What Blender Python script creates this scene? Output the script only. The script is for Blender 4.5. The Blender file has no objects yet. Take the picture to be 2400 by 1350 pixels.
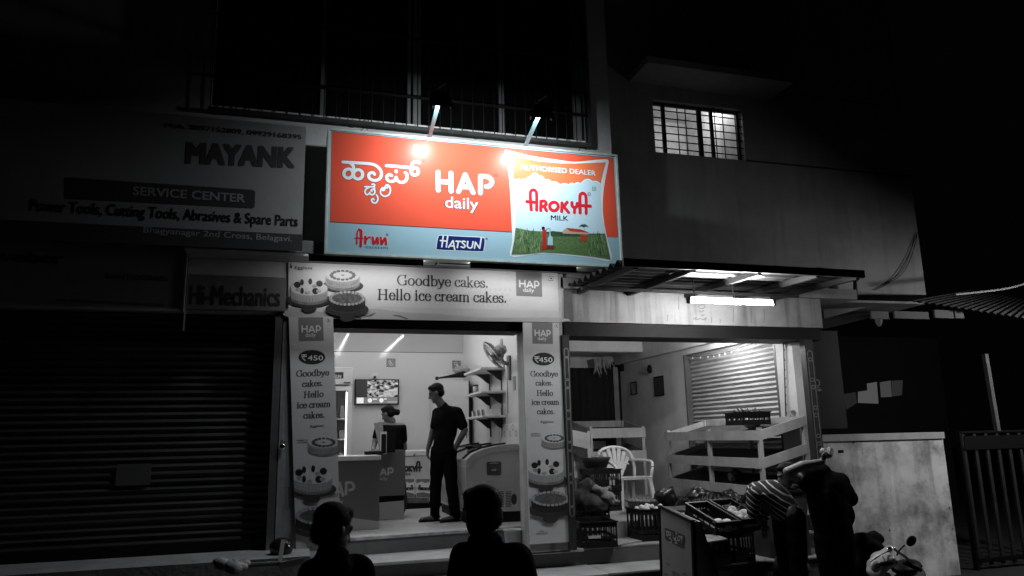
import bpy, bmesh, math, random
import numpy as np
from mathutils import Vector, Matrix, geometry
random.seed(7)
S = bpy.context.scene
COL = S.collection
# ---------------------------------------------------------------- camera
CAM = Vector((0, -7.8, 1.02)); FPX = 1731.5
yw, pt, rl = (math.radians(a) for a in (16.545, 11.353, -1.2504))
_f = Vector((math.sin(yw)*math.cos(pt), math.cos(yw)*math.cos(pt), math.sin(pt)))
_r = Vector((math.cos(yw), -math.sin(yw), 0)); _u = _r.cross(_f)
AR = _r*math.cos(rl)+_u*math.sin(rl); AU = -_r*math.sin(rl)+_u*math.cos(rl); AF = _f
cd = bpy.data.cameras.new('camera'); cam = bpy.data.objects.new('camera', cd); COL.objects.link(cam)
cd.sensor_width = 36; cd.lens = 36*FPX/2400; cd.clip_start = .05; cd.clip_end = 500
cam.matrix_world = Matrix((( AR.x, AU.x, -AF.x, CAM.x), (AR.y, AU.y, -AF.y, CAM.y), (AR.z, AU.z, -AF.z, CAM.z), (0, 0, 0, 1)))
S.camera = cam
# ---------------------------------------------------------------- night sky and exposure
wd = bpy.data.worlds.new('World'); S.world = wd; wd.use_nodes = True
bg = wd.node_tree.nodes['Background']; bg.inputs['Color'].default_value = (.5, .5, .5, 1); bg.inputs['Strength'].default_value = .0013
S.view_settings.view_transform = 'Standard'; S.view_settings.look = 'None'; S.view_settings.exposure = 0; S.view_settings.gamma = 1
S.cycles.max_bounces = 8; S.cycles.diffuse_bounces = 4; S.cycles.glossy_bounces = 4; S.cycles.caustics_reflective = False
S.cycles.caustics_refractive = False; S.cycles.sample_clamp_indirect = 4

def ray(px, py): return AR*((px-1200)/FPX)+AU*((675-py)/FPX)+AF
def W(px, py, Y): d = ray(px, py); return CAM+d*((Y-CAM.y)/d.y)     # a sight line met with the plane of a wall
def WZ(px, py, Z): d = ray(px, py); return CAM+d*((Z-CAM.z)/d.z)
def WX(px, py, X): d = ray(px, py); return CAM+d*((X-CAM.x)/d.x)
# ---------------------------------------------------------------- materials
MATS = {}
def mat(name, c, rough=.6, var=.12, scale=5, bump=0, metal=0, spec=.5, coat=0, stretch=(1, 1, 1), drip=0, trans=0):
    if name in MATS: return MATS[name]
    if not isinstance(c, tuple): c = (c, c, c)
    m = bpy.data.materials.new(name); m.use_nodes = True; nt = m.node_tree; b = nt.nodes['Principled BSDF']
    L = nt.links.new
    b.inputs['Roughness'].default_value = rough; b.inputs['Metallic'].default_value = metal
    b.inputs['Specular IOR Level'].default_value = spec; b.inputs['Coat Weight'].default_value = coat
    b.inputs['Coat Roughness'].default_value = .022; b.inputs['Transmission Weight'].default_value = trans
    tc = nt.nodes.new('ShaderNodeTexCoord'); mp = nt.nodes.new('ShaderNodeMapping'); mp.inputs['Scale'].default_value = stretch
    L(tc.outputs['Object'], mp.inputs['Vector'])
    n = nt.nodes.new('ShaderNodeTexNoise'); n.inputs['Scale'].default_value = scale; n.inputs['Detail'].default_value = 8; n.inputs['Roughness'].default_value = .65
    L(mp.outputs['Vector'], n.inputs['Vector'])
    r = nt.nodes.new('ShaderNodeMapRange'); r.inputs['From Min'].default_value = .3; r.inputs['From Max'].default_value = .7
    r.inputs['To Min'].default_value = 1-var; r.inputs['To Max'].default_value = 1+var*.6; L(n.outputs['Fac'], r.inputs['Value'])
    fac = r.outputs['Result']
    if drip:
        m2 = nt.nodes.new('ShaderNodeMapping'); m2.inputs['Scale'].default_value = (7, 7, .5); L(tc.outputs['Object'], m2.inputs['Vector'])
        n2 = nt.nodes.new('ShaderNodeTexNoise'); n2.inputs['Scale'].default_value = 1.2; n2.inputs['Detail'].default_value = 6; L(m2.outputs['Vector'], n2.inputs['Vector'])
        r2 = nt.nodes.new('ShaderNodeMapRange'); r2.inputs['From Min'].default_value = .5; r2.inputs['From Max'].default_value = .72
        r2.inputs['To Min'].default_value = 1; r2.inputs['To Max'].default_value = 1-drip; L(n2.outputs['Fac'], r2.inputs['Value'])
        mu = nt.nodes.new('ShaderNodeMath'); mu.operation = 'MULTIPLY'; L(fac, mu.inputs[0]); L(r2.outputs['Result'], mu.inputs[1]); fac = mu.outputs[0]
    mx = nt.nodes.new('ShaderNodeVectorMath'); mx.operation = 'SCALE'; mx.inputs[0].default_value = c; L(fac, mx.inputs['Scale'])
    L(mx.outputs['Vector'], b.inputs['Base Color'])
    if bump:
        n3 = nt.nodes.new('ShaderNodeTexNoise'); n3.inputs['Scale'].default_value = scale*9; n3.inputs['Detail'].default_value = 6; L(mp.outputs['Vector'], n3.inputs['Vector'])
        bp = nt.nodes.new('ShaderNodeBump'); bp.inputs['Strength'].default_value = bump; bp.inputs['Distance'].default_value = .01
        L(n3.outputs['Fac'], bp.inputs['Height']); L(bp.outputs['Normal'], b.inputs['Normal'])
    MATS[name] = m; return m
def emit(name, c, s):
    if name in MATS: return MATS[name]
    m = bpy.data.materials.new(name); m.use_nodes = True; b = m.node_tree.nodes['Principled BSDF']
    b.inputs['Base Color'].default_value = ((.8, .8, .8, 1) if s > 1 else (.015, .015, .015, 1)); b.inputs['Emission Color'].default_value = (*c, 1); b.inputs['Emission Strength'].default_value = s
    MATS[name] = m; return m
def glass(name, rough=.02, tint=.9, alpha=.25):
    if name in MATS: return MATS[name]
    m = bpy.data.materials.new(name); m.use_nodes = True; nt = m.node_tree; nt.nodes.remove(nt.nodes['Principled BSDF'])
    t = nt.nodes.new('ShaderNodeBsdfTransparent'); t.inputs[0].default_value = (tint, tint, tint, 1)
    g = nt.nodes.new('ShaderNodeBsdfGlossy'); g.inputs['Roughness'].default_value = rough
    fr = nt.nodes.new('ShaderNodeFresnel'); fr.inputs[0].default_value = 1.45
    x = nt.nodes.new('ShaderNodeMixShader'); nt.links.new(fr.outputs[0], x.inputs[0]); nt.links.new(t.outputs[0], x.inputs[1]); nt.links.new(g.outputs[0], x.inputs[2])
    nt.links.new(x.outputs[0], nt.nodes['Material Output'].inputs[0]); MATS[name] = m; return m
def stripes(name, c0, c1, axis, period, duty, rough=.9):
    m = bpy.data.materials.new(name); m.use_nodes = True; nt = m.node_tree; b = nt.nodes['Principled BSDF']; L = nt.links.new
    b.inputs['Roughness'].default_value = rough
    tc = nt.nodes.new('ShaderNodeTexCoord'); d = nt.nodes.new('ShaderNodeVectorMath'); d.operation = 'DOT_PRODUCT'
    d.inputs[1].default_value = axis; L(tc.outputs['Object'], d.inputs[0])
    nz = nt.nodes.new('ShaderNodeTexNoise'); nz.inputs['Scale'].default_value = 5; L(tc.outputs['Object'], nz.inputs['Vector'])
    ma = nt.nodes.new('ShaderNodeMath'); ma.operation = 'MULTIPLY_ADD'; L(nz.outputs['Fac'], ma.inputs[0]); ma.inputs[1].default_value = period*.9; L(d.outputs['Value'], ma.inputs[2])
    dv = nt.nodes.new('ShaderNodeMath'); dv.operation = 'DIVIDE'; L(ma.outputs[0], dv.inputs[0]); dv.inputs[1].default_value = period
    fr = nt.nodes.new('ShaderNodeMath'); fr.operation = 'FRACT'; L(dv.outputs[0], fr.inputs[0])
    lt = nt.nodes.new('ShaderNodeMath'); lt.operation = 'LESS_THAN'; L(fr.outputs[0], lt.inputs[0]); lt.inputs[1].default_value = duty
    x = nt.nodes.new('ShaderNodeMix'); x.data_type = 'RGBA'; L(lt.outputs[0], x.inputs[0]); x.inputs[6].default_value = (c0, c0, c0, 1); x.inputs[7].default_value = (c1, c1, c1, 1)
    L(x.outputs[2], b.inputs['Base Color']); return m

# ---------------------------------------------------------------- mesh helpers
ORG = {}
def link(o): COL.objects.link(o); return o
def tag(o, label=None, cat=None, group=None, kind=None):
    for k, v in (('label', label), ('category', cat), ('group', group), ('kind', kind)):
        if v: o[k] = v
    return o
def thing(name, loc, label, cat, group=None, rot=0):
    o = link(bpy.data.objects.new(name, None)); o.location = loc; o.rotation_euler.z = rot; o.empty_display_size = .1
    ORG[o] = Vector(loc); return tag(o, label, cat, group)
def dup(o, loc=None, parent=None, rot=None):
    c = o.copy(); link(c)
    if parent is not None: c.parent = parent
    if loc is not None: c.location = loc; ORG[c] = Vector(loc)
    if rot is not None: c.rotation_euler.z = rot
    for ch in list(o.children): dup(ch, None, c)
    return c
class MB:
    def __init__(s): s.v = []; s.f = []; s.mi = []; s.k = 0
    def add(s, vs, fs, mi=0):
        n = len(s.v); s.v += [tuple(v) for v in vs]; s.f += [tuple(i+n for i in f) for f in fs]; s.mi += [mi]*len(fs); return s
    def box(s, x0, x1, y0, y1, z0, z1, mi=0):
        v = [(x, y, z) for z in (z0, z1) for y in (y0, y1) for x in (x0, x1)]
        return s.add(v, [(0, 2, 3, 1), (4, 5, 7, 6), (0, 1, 5, 4), (2, 6, 7, 3), (0, 4, 6, 2), (1, 3, 7, 5)], mi)
    def bar(s, a, b, w, h=None, up=(0, 0, 1), mi=0):
        a = Vector(a); b = Vector(b); h = h or w; d = (b-a).normalized(); u = Vector(up)
        if abs(d.dot(u)) > .95: u = Vector((0, 1, 0))
        x = d.cross(u).normalized()*(w/2); y = x.cross(d).normalized()*(h/2)
        v = [p+sx*x+sy*y for p in (a, b) for sx, sy in ((-1, -1), (1, -1), (1, 1), (-1, 1))]
        return s.add(v, [(3, 2, 1, 0), (4, 5, 6, 7), (0, 1, 5, 4), (1, 2, 6, 5), (2, 3, 7, 6), (3, 0, 4, 7)], mi)
    def prism(s, poly, vec, mi=0):
        P = [Vector(p) for p in poly]; n = len(P); vec = Vector(vec)
        tri = geometry.tessellate_polygon([P])
        v = P+[p+vec for p in P]
        fs = [tuple(t) for t in tri]+[tuple(i+n for i in reversed(t)) for t in tri]+[(i, (i+1) % n, (i+1) % n+n, i+n) for i in range(n)]
        return s.add(v, fs, mi)
    def poly(s, pts, mi=0):
        P = [Vector(p) for p in pts]; return s.add(P, [tuple(t) for t in geometry.tessellate_polygon([P])], mi)
    def quad(s, a, b, c, d, mi=0): return s.add([a, b, c, d], [(0, 1, 2, 3)], mi)
    def cone(s, a, ra, b, rb, n=14, mi=0, cap=True):
        a = Vector(a); b = Vector(b); d = (b-a).normalized(); u = Vector((0, 0, 1)) if abs(d.z) < .9 else Vector((1, 0, 0))
        x = d.cross(u).normalized(); y = d.cross(x); v = []
        for p, r in ((a, ra), (b, rb)): v += [p+(x*math.cos(t)+y*math.sin(t))*r for t in (2*math.pi*i/n for i in range(n))]
        fs = [(i, (i+1) % n, (i+1) % n+n, i+n) for i in range(n)]
        if cap: fs += [tuple(reversed(range(n))), tuple(range(n, 2*n))]
        return s.add(v, fs, mi)
    def tube(s, path, r, n=8, mi=0):
        P = [Vector(p) for p in path]; v = []; m = len(P)
        for i, p in enumerate(P):
            d = (P[min(i+1, m-1)]-P[max(i-1, 0)]).normalized(); u = Vector((0, 0, 1)) if abs(d.z) < .9 else Vector((1, 0, 0))
            x = d.cross(u).normalized(); y = d.cross(x); rr = r[i] if isinstance(r, (list, tuple)) else r
            v += [p+(x*math.cos(t)+y*math.sin(t))*rr for t in (2*math.pi*k/n for k in range(n))]
        fs = [(j*n+i, j*n+(i+1) % n, (j+1)*n+(i+1) % n, (j+1)*n+i) for j in range(m-1) for i in range(n)]
        fs += [tuple(reversed(range(n))), tuple(range((m-1)*n, m*n))]
        return s.add(v, fs, mi)
    def lathe(s, prof, c=(0, 0, 0), n=20, sx=1, sy=1, mi=0):
        v = [(c[0]+r*sx*math.cos(2*math.pi*i/n), c[1]+r*sy*math.sin(2*math.pi*i/n), c[2]+z) for r, z in prof for i in range(n)]
        m = len(prof); fs = [(j*n+i, j*n+(i+1) % n, (j+1)*n+(i+1) % n, (j+1)*n+i) for j in range(m-1) for i in range(n)]
        return s.add(v, fs, mi)
    def ell(s, c, r, n=12, m=8, rot=None, mi=0, jit=0):
        c = Vector(c); v = []
        for j in range(m+1):
            ph = math.pi*j/m
            for i in range(n):
                t = 2*math.pi*i/n; k = 1+random.uniform(-jit, jit)
                p = Vector((r[0]*math.sin(ph)*math.cos(t)*k, r[1]*math.sin(ph)*math.sin(t)*k, r[2]*math.cos(ph)*k))
                v.append(c+(rot @ p if rot else p))
        return s.add(v, [(j*n+i, j*n+(i+1) % n, (j+1)*n+(i+1) % n, (j+1)*n+i) for j in range(m) for i in range(n)], mi)
    def ribbon(s, path, w, nrm, mi=0, off=0, thin=None, cap=True, closed=False):
        """flat stroke of a brush or pen lying on a board whose outward normal is nrm"""
        nrm = Vector(nrm); P = [Vector(p) for p in path]
        if len(P) > 4 and (P[0]-P[-1]).length < 1e-5: P.pop(); closed = True
        m = len(P)
        s.k += 1; P = [p+nrm*(off+.00006*(s.k % 12)) for p in P]; L = []; R = []; caps = []
        for i, p in enumerate(P):
            d = P[(i+1) % m]-P[i-1] if closed else P[min(i+1, m-1)]-P[max(i-1, 0)]
            d.normalize(); q = nrm.cross(d).normalized(); hw = w/2
            if thin is not None: hw = (thin+(w-thin)*abs(d.z)**1.3)/2
            L.append(p+q*hw); R.append(p-q*hw)
            if i in (0, m-1) and cap and not closed:
                e = -d if i == 0 else d
                caps.append([p+(q*math.cos(a)+e*math.sin(a))*hw for a in (math.pi*k/8 for k in range(9))])
        fs = [(i, i+1, m+i+1, m+i) for i in range(m-1)]
        if closed: fs.append((m-1, 0, m, 2*m-1))
        s.add(L+R, fs, mi)
        for c in caps: s.add(c, [tuple(range(len(c)))], mi)
        return s
    def build(s, name, m, parent=None, smooth=False, bevel=0, world=True, label=None):
        me = bpy.data.meshes.new(name); o0 = ORG.get(parent, Vector((0, 0, 0))) if (parent is not None and world) else Vector((0, 0, 0))
        me.from_pydata([tuple(Vector(v)-o0) for v in s.v], [], s.f)
        for x in (m if isinstance(m, (list, tuple)) else [m]): me.materials.append(x)
        me.polygons.foreach_set('material_index', s.mi)
        if smooth: me.polygons.foreach_set('use_smooth', [True]*len(me.polygons))
        me.update(); o = link(bpy.data.objects.new(name, me))
        if parent is not None: o.parent = parent
        ORG[o] = o0
        if bevel:
            bm = bmesh.new(); bm.from_mesh(me); bmesh.ops.remove_doubles(bm, verts=bm.verts, dist=1e-5)
            e = [x for x in bm.edges if len(x.link_faces) == 2 and x.calc_face_angle(0) > .6]
            bmesh.ops.bevel(bm, geom=e, offset=bevel, segments=2, profile=.6, affect='EDGES', clamp_overlap=True)
            bm.to_mesh(me); bm.free()
        if label: o['label'] = label
        return o
def smooth(P, closed=False, n=6):
    """Catmull-Rom through the points"""
    P = [Vector(p) for p in P]; out = []; m = len(P); rng = range(m if closed else m-1)
    for i in rng:
        p0 = P[i-1] if (closed or i > 0) else P[0]; p1 = P[i]; p2 = P[(i+1) % m]; p3 = P[(i+2) % m] if (closed or i+2 < m) else P[-1]
        for k in range(n):
            t = k/n; out.append(.5*((2*p1)+(p2-p0)*t+(2*p0-5*p1+4*p2-p3)*t*t+(3*p1-p0-3*p2+p3)*t**3))
    if not closed: out.append(P[-1])
    return out
# ---------------------------------------------------------------- lettering
_TX = {}
def glyphs(t, bold=0):
    bold = 0
    if (t, bold) in _TX: return _TX[(t, bold)]
    cu = bpy.data.curves.new('lettering', 'FONT'); cu.body = t; cu.size = 1; cu.offset = bold; cu.resolution_u = 3
    o = link(bpy.data.objects.new('lettering', cu)); dg = bpy.context.evaluated_depsgraph_get()
    me = bpy.data.meshes.new_from_object(o.evaluated_get(dg)); vs = [v.co.copy() for v in me.vertices]; fs = [tuple(p.vertices) for p in me.polygons]
    bpy.data.objects.remove(o); bpy.data.curves.remove(cu); bpy.data.meshes.remove(me)
    _TX[(t, bold)] = (vs, fs); return vs, fs
class Board:
    """a flat printed face standing in the plane y = Y, looking to the street"""
    def __init__(s, Y, unit=1, ox=0, oy=0): s.Y = Y; s.q = (unit, ox, oy)
    def p(s, x, y, off=0): u, ox, oy = s.q; v = W(ox+x*u, oy+y*u, s.Y); v.y -= off*s.os; return v
    clip = None; os = 1
    def poly(s, mb, pts, off, mi=0):
        if s.clip:                                                  # keep the print inside its board
            c = s.clip
            for (ax, ay), (bx, by) in zip(c, c[1:]+c[:1]):
                out = []; f = lambda q: (bx-ax)*(q[1]-ay)-(by-ay)*(q[0]-ax)
                for q, r in zip(pts, pts[1:]+pts[:1]):
                    a, b = f(q), f(r)
                    if a >= 0: out.append(q)
                    if a*b < 0: out.append((q[0]+(r[0]-q[0])*a/(a-b), q[1]+(r[1]-q[1])*a/(a-b)))
                pts = out
                if len(pts) < 3: return
        mb.poly([s.p(*q, off) for q in pts], mi)
    def stroke(s, mb, pts, w, off, mi=0, sm=True, closed=False):
        P = [s.p(*q) for q in pts]; mb.ribbon(smooth(P, closed) if sm and len(P) > 2 else P, w, (0, -1, 0), mi, off*s.os, closed=closed)
    def disc(s, mb, x, y, r, off, mi=0, ry=None, n=20):
        c = s.p(x, y, off); mb.poly([(c.x+r*math.cos(2*math.pi*i/n), c.y, c.z+(ry or r)*math.sin(2*math.pi*i/n)) for i in range(n)], mi)
    def text(s, mb, t, a, b, cap, off, mi=0, bold=0):
        """t fitted between the baseline ends a and b; cap = capital height in the board's own units"""
        A = s.p(*a, off); B = s.p(*b, off); h = (s.p(a[0], a[1]-cap, off)-A).length
        vs, fs = glyphs(t, bold); x0 = min(v.x for v in vs); x1 = max(v.x for v in vs); ux = (B-A)/(x1-x0); uz = Vector((0, 0, h/.72))
        for k, (i, j) in enumerate(((-1, -.6), (1, -.6), (-1, .6), (1, .6)) if bold else ((0, 0),)):     # bold = overprinted four times
            e = ux*(i*bold*.75)+uz*(j*bold*.75)-Vector((0, .00004*k, 0)); mb.add([A+ux*(v.x-x0)+uz*v.y+e for v in vs], fs, mi)
def wtext(mb, t, A, U, V, width, cap, mi=0, bold=0):
    A = Vector(A); U = Vector(U); V = Vector(V); vs, fs = glyphs(t, bold); x0 = min(v.x for v in vs); x1 = max(v.x for v in vs)
    N = U.cross(V)
    for k in range(2 if bold else 1): mb.add([A+U*((v.x-x0)/(x1-x0)*width+k*bold*cap)+V*(v.y*cap/.72)+N*(.0001*k) for v in vs], fs, mi)
def arc(cx, cy, rx, ry, a0, a1, n=12):
    return [(cx+rx*math.cos(math.radians(a0+(a1-a0)*i/n)), cy+ry*math.sin(math.radians(a0+(a1-a0)*i/n))) for i in range(n+1)]
# serif alphabet, pen strokes in em units (x-height .46, capitals .68): (advance, strokes)
def srf(x, y, w=.13): return [(x-w, y), (x+w, y)]
SER = {
 'G': (.74, [arc(.38, .34, .31, .35, 50, 325, 22), [(.63, .02), (.63, .30)], srf(.63, .30, .1), [(.6, .68), (.58, .5)]]),
 'H': (.78, [[(.16, 0), (.16, .68)], [(.60, 0), (.60, .68)], [(.16, .35), (.60, .35)], srf(.16, .008), srf(.16, .672), srf(.6, .008), srf(.6, .672)]),
 'o': (.52, [arc(.26, .23, .19, .24, 0, 360, 24)]),
 'd': (.54, [arc(.24, .23, .18, .24, 20, 340, 20), [(.42, .0), (.42, .72)], [(.34, .71), (.43, .72)], [(.42, .01), (.5, .02)]]),
 'b': (.52, [arc(.29, .23, .18, .24, -160, 160, 20), [(.12, .0), (.12, .72)], [(.03, .71), (.13, .72)]]),
 'y': (.50, [[(.07, .45), (.26, .03)], [(.44, .45), (.22, -.1), (.1, -.2), (.05, -.18)], srf(.08, .452, .08), srf(.42, .452, .07)]),
 'e': (.45, [arc(.24, .23, .175, .24, 5, 330, 20), [(.07, .26), (.41, .27)]]),
 'c': (.43, [arc(.25, .23, .18, .24, 45, 320, 18), [(.37, .42), (.36, .34)]]),
 'a': (.45, [[(.08, .36), (.13, .44), (.24, .465), (.33, .40), (.33, .06), (.36, .01), (.43, .04)], [(.33, .27), (.2, .24), (.09, .17), (.09, .06), (.17, .0), (.26, .02), (.33, .09)]]),
 'k': (.52, [[(.12, 0), (.12, .72)], [(.40, .45), (.15, .22)], [(.2, .27), (.42, .0)], [(.03, .71), (.13, .72)], srf(.12, .008, .09), srf(.42, .008, .08), srf(.38, .45, .08)]),
 's': (.38, [[(.31, .36), (.28, .44), (.18, .465), (.09, .41), (.09, .32), (.2, .24), (.31, .17), (.31, .06), (.2, -.005), (.1, .02), (.06, .12)]]),
 'l': (.27, [[(.13, 0), (.13, .72)], srf(.13, .008, .1), [(.04, .71), (.14, .72)]]),
 'i': (.27, [[(.13, 0), (.13, .45)], srf(.13, .008, .1), [(.04, .44), (.14, .45)], [(.13, .60), (.13, .66)]]),
 'r': (.37, [[(.12, 0), (.12, .45)], [(.12, .3), (.2, .42), (.28, .46), (.34, .42)], srf(.12, .008, .1), [(.04, .44), (.13, .45)]]),
 'm': (.80, [[(.12, 0), (.12, .45)], [(.12, .33), (.2, .43), (.3, .46), (.38, .4), (.4, .3), (.4, 0)], [(.4, .33), (.48, .43), (.57, .46), (.66, .4), (.68, .3), (.68, 0)],
        srf(.12, .008, .09), srf(.4, .008, .09), srf(.68, .008, .09), [(.04, .44), (.13, .45)]]),
 '.': (.25, [[(.12, .03), (.12, .075)]]), ' ': (.24, [])}
def serif(mb, t, A, U, V, width, off, mi=0, bold=1):
    A = Vector(A); U = Vector(U); V = Vector(V); adv = sum(SER[c][0] for c in t); k = width/adv; x = 0
    for c in t:
        a, st = SER[c]
        for q in st:
            P = [A+U*((x+u)*k)+V*(v*k) for u, v in q]
            P = smooth(P, n=3) if len(P) > 2 and len(P) < 12 else P
            w = (.1 if c not in '.i' or len(q) > 2 or q[0][1] < .01 else .1)*bold
            mb.ribbon(P, w*k, (0, -1, 0), mi, off, thin=.035*bold*k if not (c == '.' or (c == 'i' and q[0][1] > .5)) else None, cap=True)
        x += a
# ---------------------------------------------------------------- soft bodies: tapered limbs fused to one skin
def cap_prim(mb, a, ra, b, rb, n=14):
    a = Vector(a); b = Vector(b); d = b-a; L = d.length
    if L < 1e-4: mb.ell(a, (ra, ra, ra), n, 8); return
    d.normalize(); u = Vector((0, 0, 1)) if abs(d.z) < .9 else Vector((1, 0, 0)); x = d.cross(u).normalized(); y = x.cross(d); v = []; rows = []
    for k in range(5): an = math.pi/2*(1-k/4); rows.append((a-d*ra*math.sin(an), ra*math.cos(an)))
    for k in range(5): an = math.pi/2*k/4; rows.append((b+d*rb*math.sin(an), rb*math.cos(an)))
    for p, r in rows: v += [p+(x*math.cos(t)+y*math.sin(t))*max(r, 1e-4) for t in (2*math.pi*i/n for i in range(n))]
    mb.add(v, [(j*n+i, j*n+(i+1) % n, (j+1)*n+(i+1) % n, (j+1)*n+i) for j in range(len(rows)-1) for i in range(n)])
def fuse(name, prims, m, parent, voxel=.012, it=4, label=None):
    mb = MB()
    for q in prims:
        if q[0] == 'c': cap_prim(mb, *q[1:])
        else: mb.ell(q[1], q[2], 18, 14, q[3] if len(q) > 3 else None)
    o = mb.build(name, m, parent, smooth=True)
    r = o.modifiers.new('r', 'REMESH'); r.mode = 'VOXEL'; r.voxel_size = voxel
    if it: k = o.modifiers.new('s', 'SMOOTH'); k.iterations = it; k.factor = .5
    dg = bpy.context.evaluated_depsgraph_get(); me = bpy.data.meshes.new_from_object(o.evaluated_get(dg)); o.modifiers.clear(); o.data = me
    me.polygons.foreach_set('use_smooth', [True]*len(me.polygons))
    if not me.materials: me.materials.append(m)
    if label: o['label'] = label
    return o
def folds(o, amp=.006, f=7):
    """creases in cloth"""
    me = o.data; n = len(me.vertices); co = np.empty(n*3); no = np.empty(n*3); me.vertices.foreach_get('co', co); me.vertex_normals.foreach_get('vector', no)
    c = co.reshape(-1, 3); rg = np.random.default_rng(3); d = np.zeros(n)
    for k in range(7):
        w = rg.normal(size=3)*f*(1.2 if k < 3 else 2.6)*np.array([1, 1, .6]); d += (1 if k < 3 else .5)*np.sin(c @ w*2+rg.uniform(0, 6)+1.5*np.sin(c @ rg.normal(size=3)*f))
    me.vertices.foreach_set('co', (c+no.reshape(-1, 3)*(amp*.33*d)[:, None]).ravel()); me.update()
    return o
def tufts(o, n=1500, L=.016):
    """short strands that roughen the outline of the hair"""
    me = o.data; bm = bmesh.new(); bm.from_mesh(me); bm.verts.ensure_lookup_table(); vs = list(bm.verts); bm.normal_update()
    P = [(v.co.copy(), v.normal.copy()) for v in random.sample(vs, min(n, len(vs)))]
    for c, nn in P:
        t = nn.cross(Vector((random.uniform(-1, 1), random.uniform(-1, 1), random.uniform(-1, 1)))).normalized(); l = L*random.uniform(.3, 1.1)
        tip = c+nn*l*.55+t.cross(nn)*l*.6+Vector((0, 0, -.4*l)); bm.faces.new([bm.verts.new(q) for q in (c+t*.0018-nn*.002, c-t*.0018-nn*.002, tip)])
    bm.to_mesh(me); bm.free(); return o
def hand_prims(wrist, direction, palm_n, s=1.0, curl=.35):
    """palm, four unequal fingers with a bend, a thumb leaving the side of the palm"""
    w = Vector(wrist); d = Vector(direction).normalized(); n = Vector(palm_n); n = (n-d*n.dot(d)).normalized(); x = d.cross(n); P = []
    pc = w+d*.045*s; P.append(('c', w+d*.012*s-x*.008*s, .022*s, pc+d*.035*s-x*.022*s, .014*s)); P.append(('c', w+d*.012*s+x*.008*s, .022*s, pc+d*.035*s+x*.022*s, .014*s))
    for k, (o, l) in enumerate(((-.03, .072), (-.010, .08), (.011, .074), (.031, .058))):
        b = pc+d*.035*s+x*o*s; k1 = b+(d*math.cos(curl)+n*math.sin(curl))*l*.5*s; k2 = k1+(d*math.cos(curl*2.2)+n*math.sin(curl*2.2))*l*.5*s
        P += [('c', b, .0095*s, k1, .0085*s), ('c', k1, .0085*s, k2, .007*s)]
    t0 = w+d*.02*s-x*.022*s; t1 = t0+(d*.6-x*.75+n*.25)*.04*s; t2 = t1+(d*.9-x*.25+n*.3)*.032*s
    P += [('c', t0, .012*s, t1, .0105*s), ('c', t1, .0105*s, t2, .008*s)]
    return P
def head_prims(c, face, up=(0, 0, 1), s=1.0):
    """skull, jaw, nose, lips, brow, ears; c = centre of the skull"""
    c = Vector(c); f = Vector(face).normalized(); u = Vector(up); u = (u-f*u.dot(f)).normalized(); x = f.cross(u)
    R = Matrix((x, f, u)).transposed().to_3x3(); P = []
    def at(a, b, k): return c+(x*a+f*b+u*k)*s
    P.append(('e', at(0, -.01, .025), (.074*s, .092*s, .088*s), R)); P.append(('e', at(0, .02, -.045), (.058*s, .066*s, .07*s), R))
    P.append(('c', at(0, .06, -.098), .022*s, at(0, .03, -.09), .03*s))
    P += [('c', at(0, .083, .008), .009*s, at(0, .103, -.036), .014*s), ('c', at(.012, .09, -.038), .009*s, at(-.012, .09, -.038), .009*s)]
    P += [('c', at(.02, .076, -.066), .0085*s, at(-.02, .076, -.066), .0085*s), ('c', at(.018, .074, -.077), .009*s, at(-.018, .074, -.077), .009*s)]
    P += [('c', at(.045, .068, .022), .012*s, at(.01, .082, .02), .012*s), ('c', at(-.045, .068, .022), .012*s, at(-.01, .082, .02), .012*s)]
    for g in (-1, 1):
        P += [('e', at(g*.033, .07, .0), (.014*s, .01*s, .009*s), R), ('e', at(g*.078, -.012, -.012), (.009*s, .02*s, .032*s), R)]
    return P
def hair_prims(c, face, up=(0, 0, 1), s=1.0, low=-.03):
    c = Vector(c); f = Vector(face).normalized(); u = Vector(up); u = (u-f*u.dot(f)).normalized(); x = f.cross(u); R = Matrix((x, f, u)).transposed().to_3x3()
    def at(a, b, k): return c+(x*a+f*b+u*k)*s
    return [('e', at(0, -.022, .045), (.083*s, .094*s, .08*s), R), ('e', at(0, -.05, low+.03), (.076*s, .06*s, .07*s), R), ('e', at(0, .03, .082), (.064*s, .05*s, .034*s), R)]
# ---------------------------------------------------------------- shared materials
WALL = mat('painted_plaster', .5, .75, .14, 2.5, .25, drip=.08)
DWALL = mat('weathered_plaster', .34, .85, .3, 2, .4, drip=.45)
CONC = mat('stained_concrete', .3, .85, .35, 3, .4)
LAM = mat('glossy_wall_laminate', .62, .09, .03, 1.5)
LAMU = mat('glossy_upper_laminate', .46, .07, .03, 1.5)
CEIL = mat('white_ceiling', .7, .7, .04)
TILE = mat('worn_floor_tile', .5, .35, .3, 2.2, .1)
MARB = mat('white_marble', .4, .4, .22, 3, .08)
RIS = mat('dark_granite', .11, .5, .25, 6)
BLK = mat('black_paint', .008, .6, .3, 6, spec=.15)
DARK = mat('dark_grey_paint', .04, .55, .3, 5)
STEEL = mat('grey_steel', .3, .4, .2, 5, .1, metal=.8)
RUST = mat('rusty_iron', .035, .8, .6, 9, .5)
WHT = mat('white_enamel', .68, .35, .08, 4)
WPL = mat('white_plastic', .7, .35, .06, 4)
INK = mat('black_ink', .02, .5, .1)
GRYP = mat('grey_print', .19, .45, .06)
PRW = mat('white_print', .72, .4, .04)
PAPER = mat('vinyl_banner', .55, .5, .06, 2)
ALU = mat('brushed_aluminium', .6, .35, .1, 8, metal=.9)
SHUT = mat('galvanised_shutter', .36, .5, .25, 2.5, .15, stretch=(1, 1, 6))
OSHUT = mat('oiled_shutter', .035, .6, .45, 2, .2, stretch=(1, 1, 5))
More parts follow.
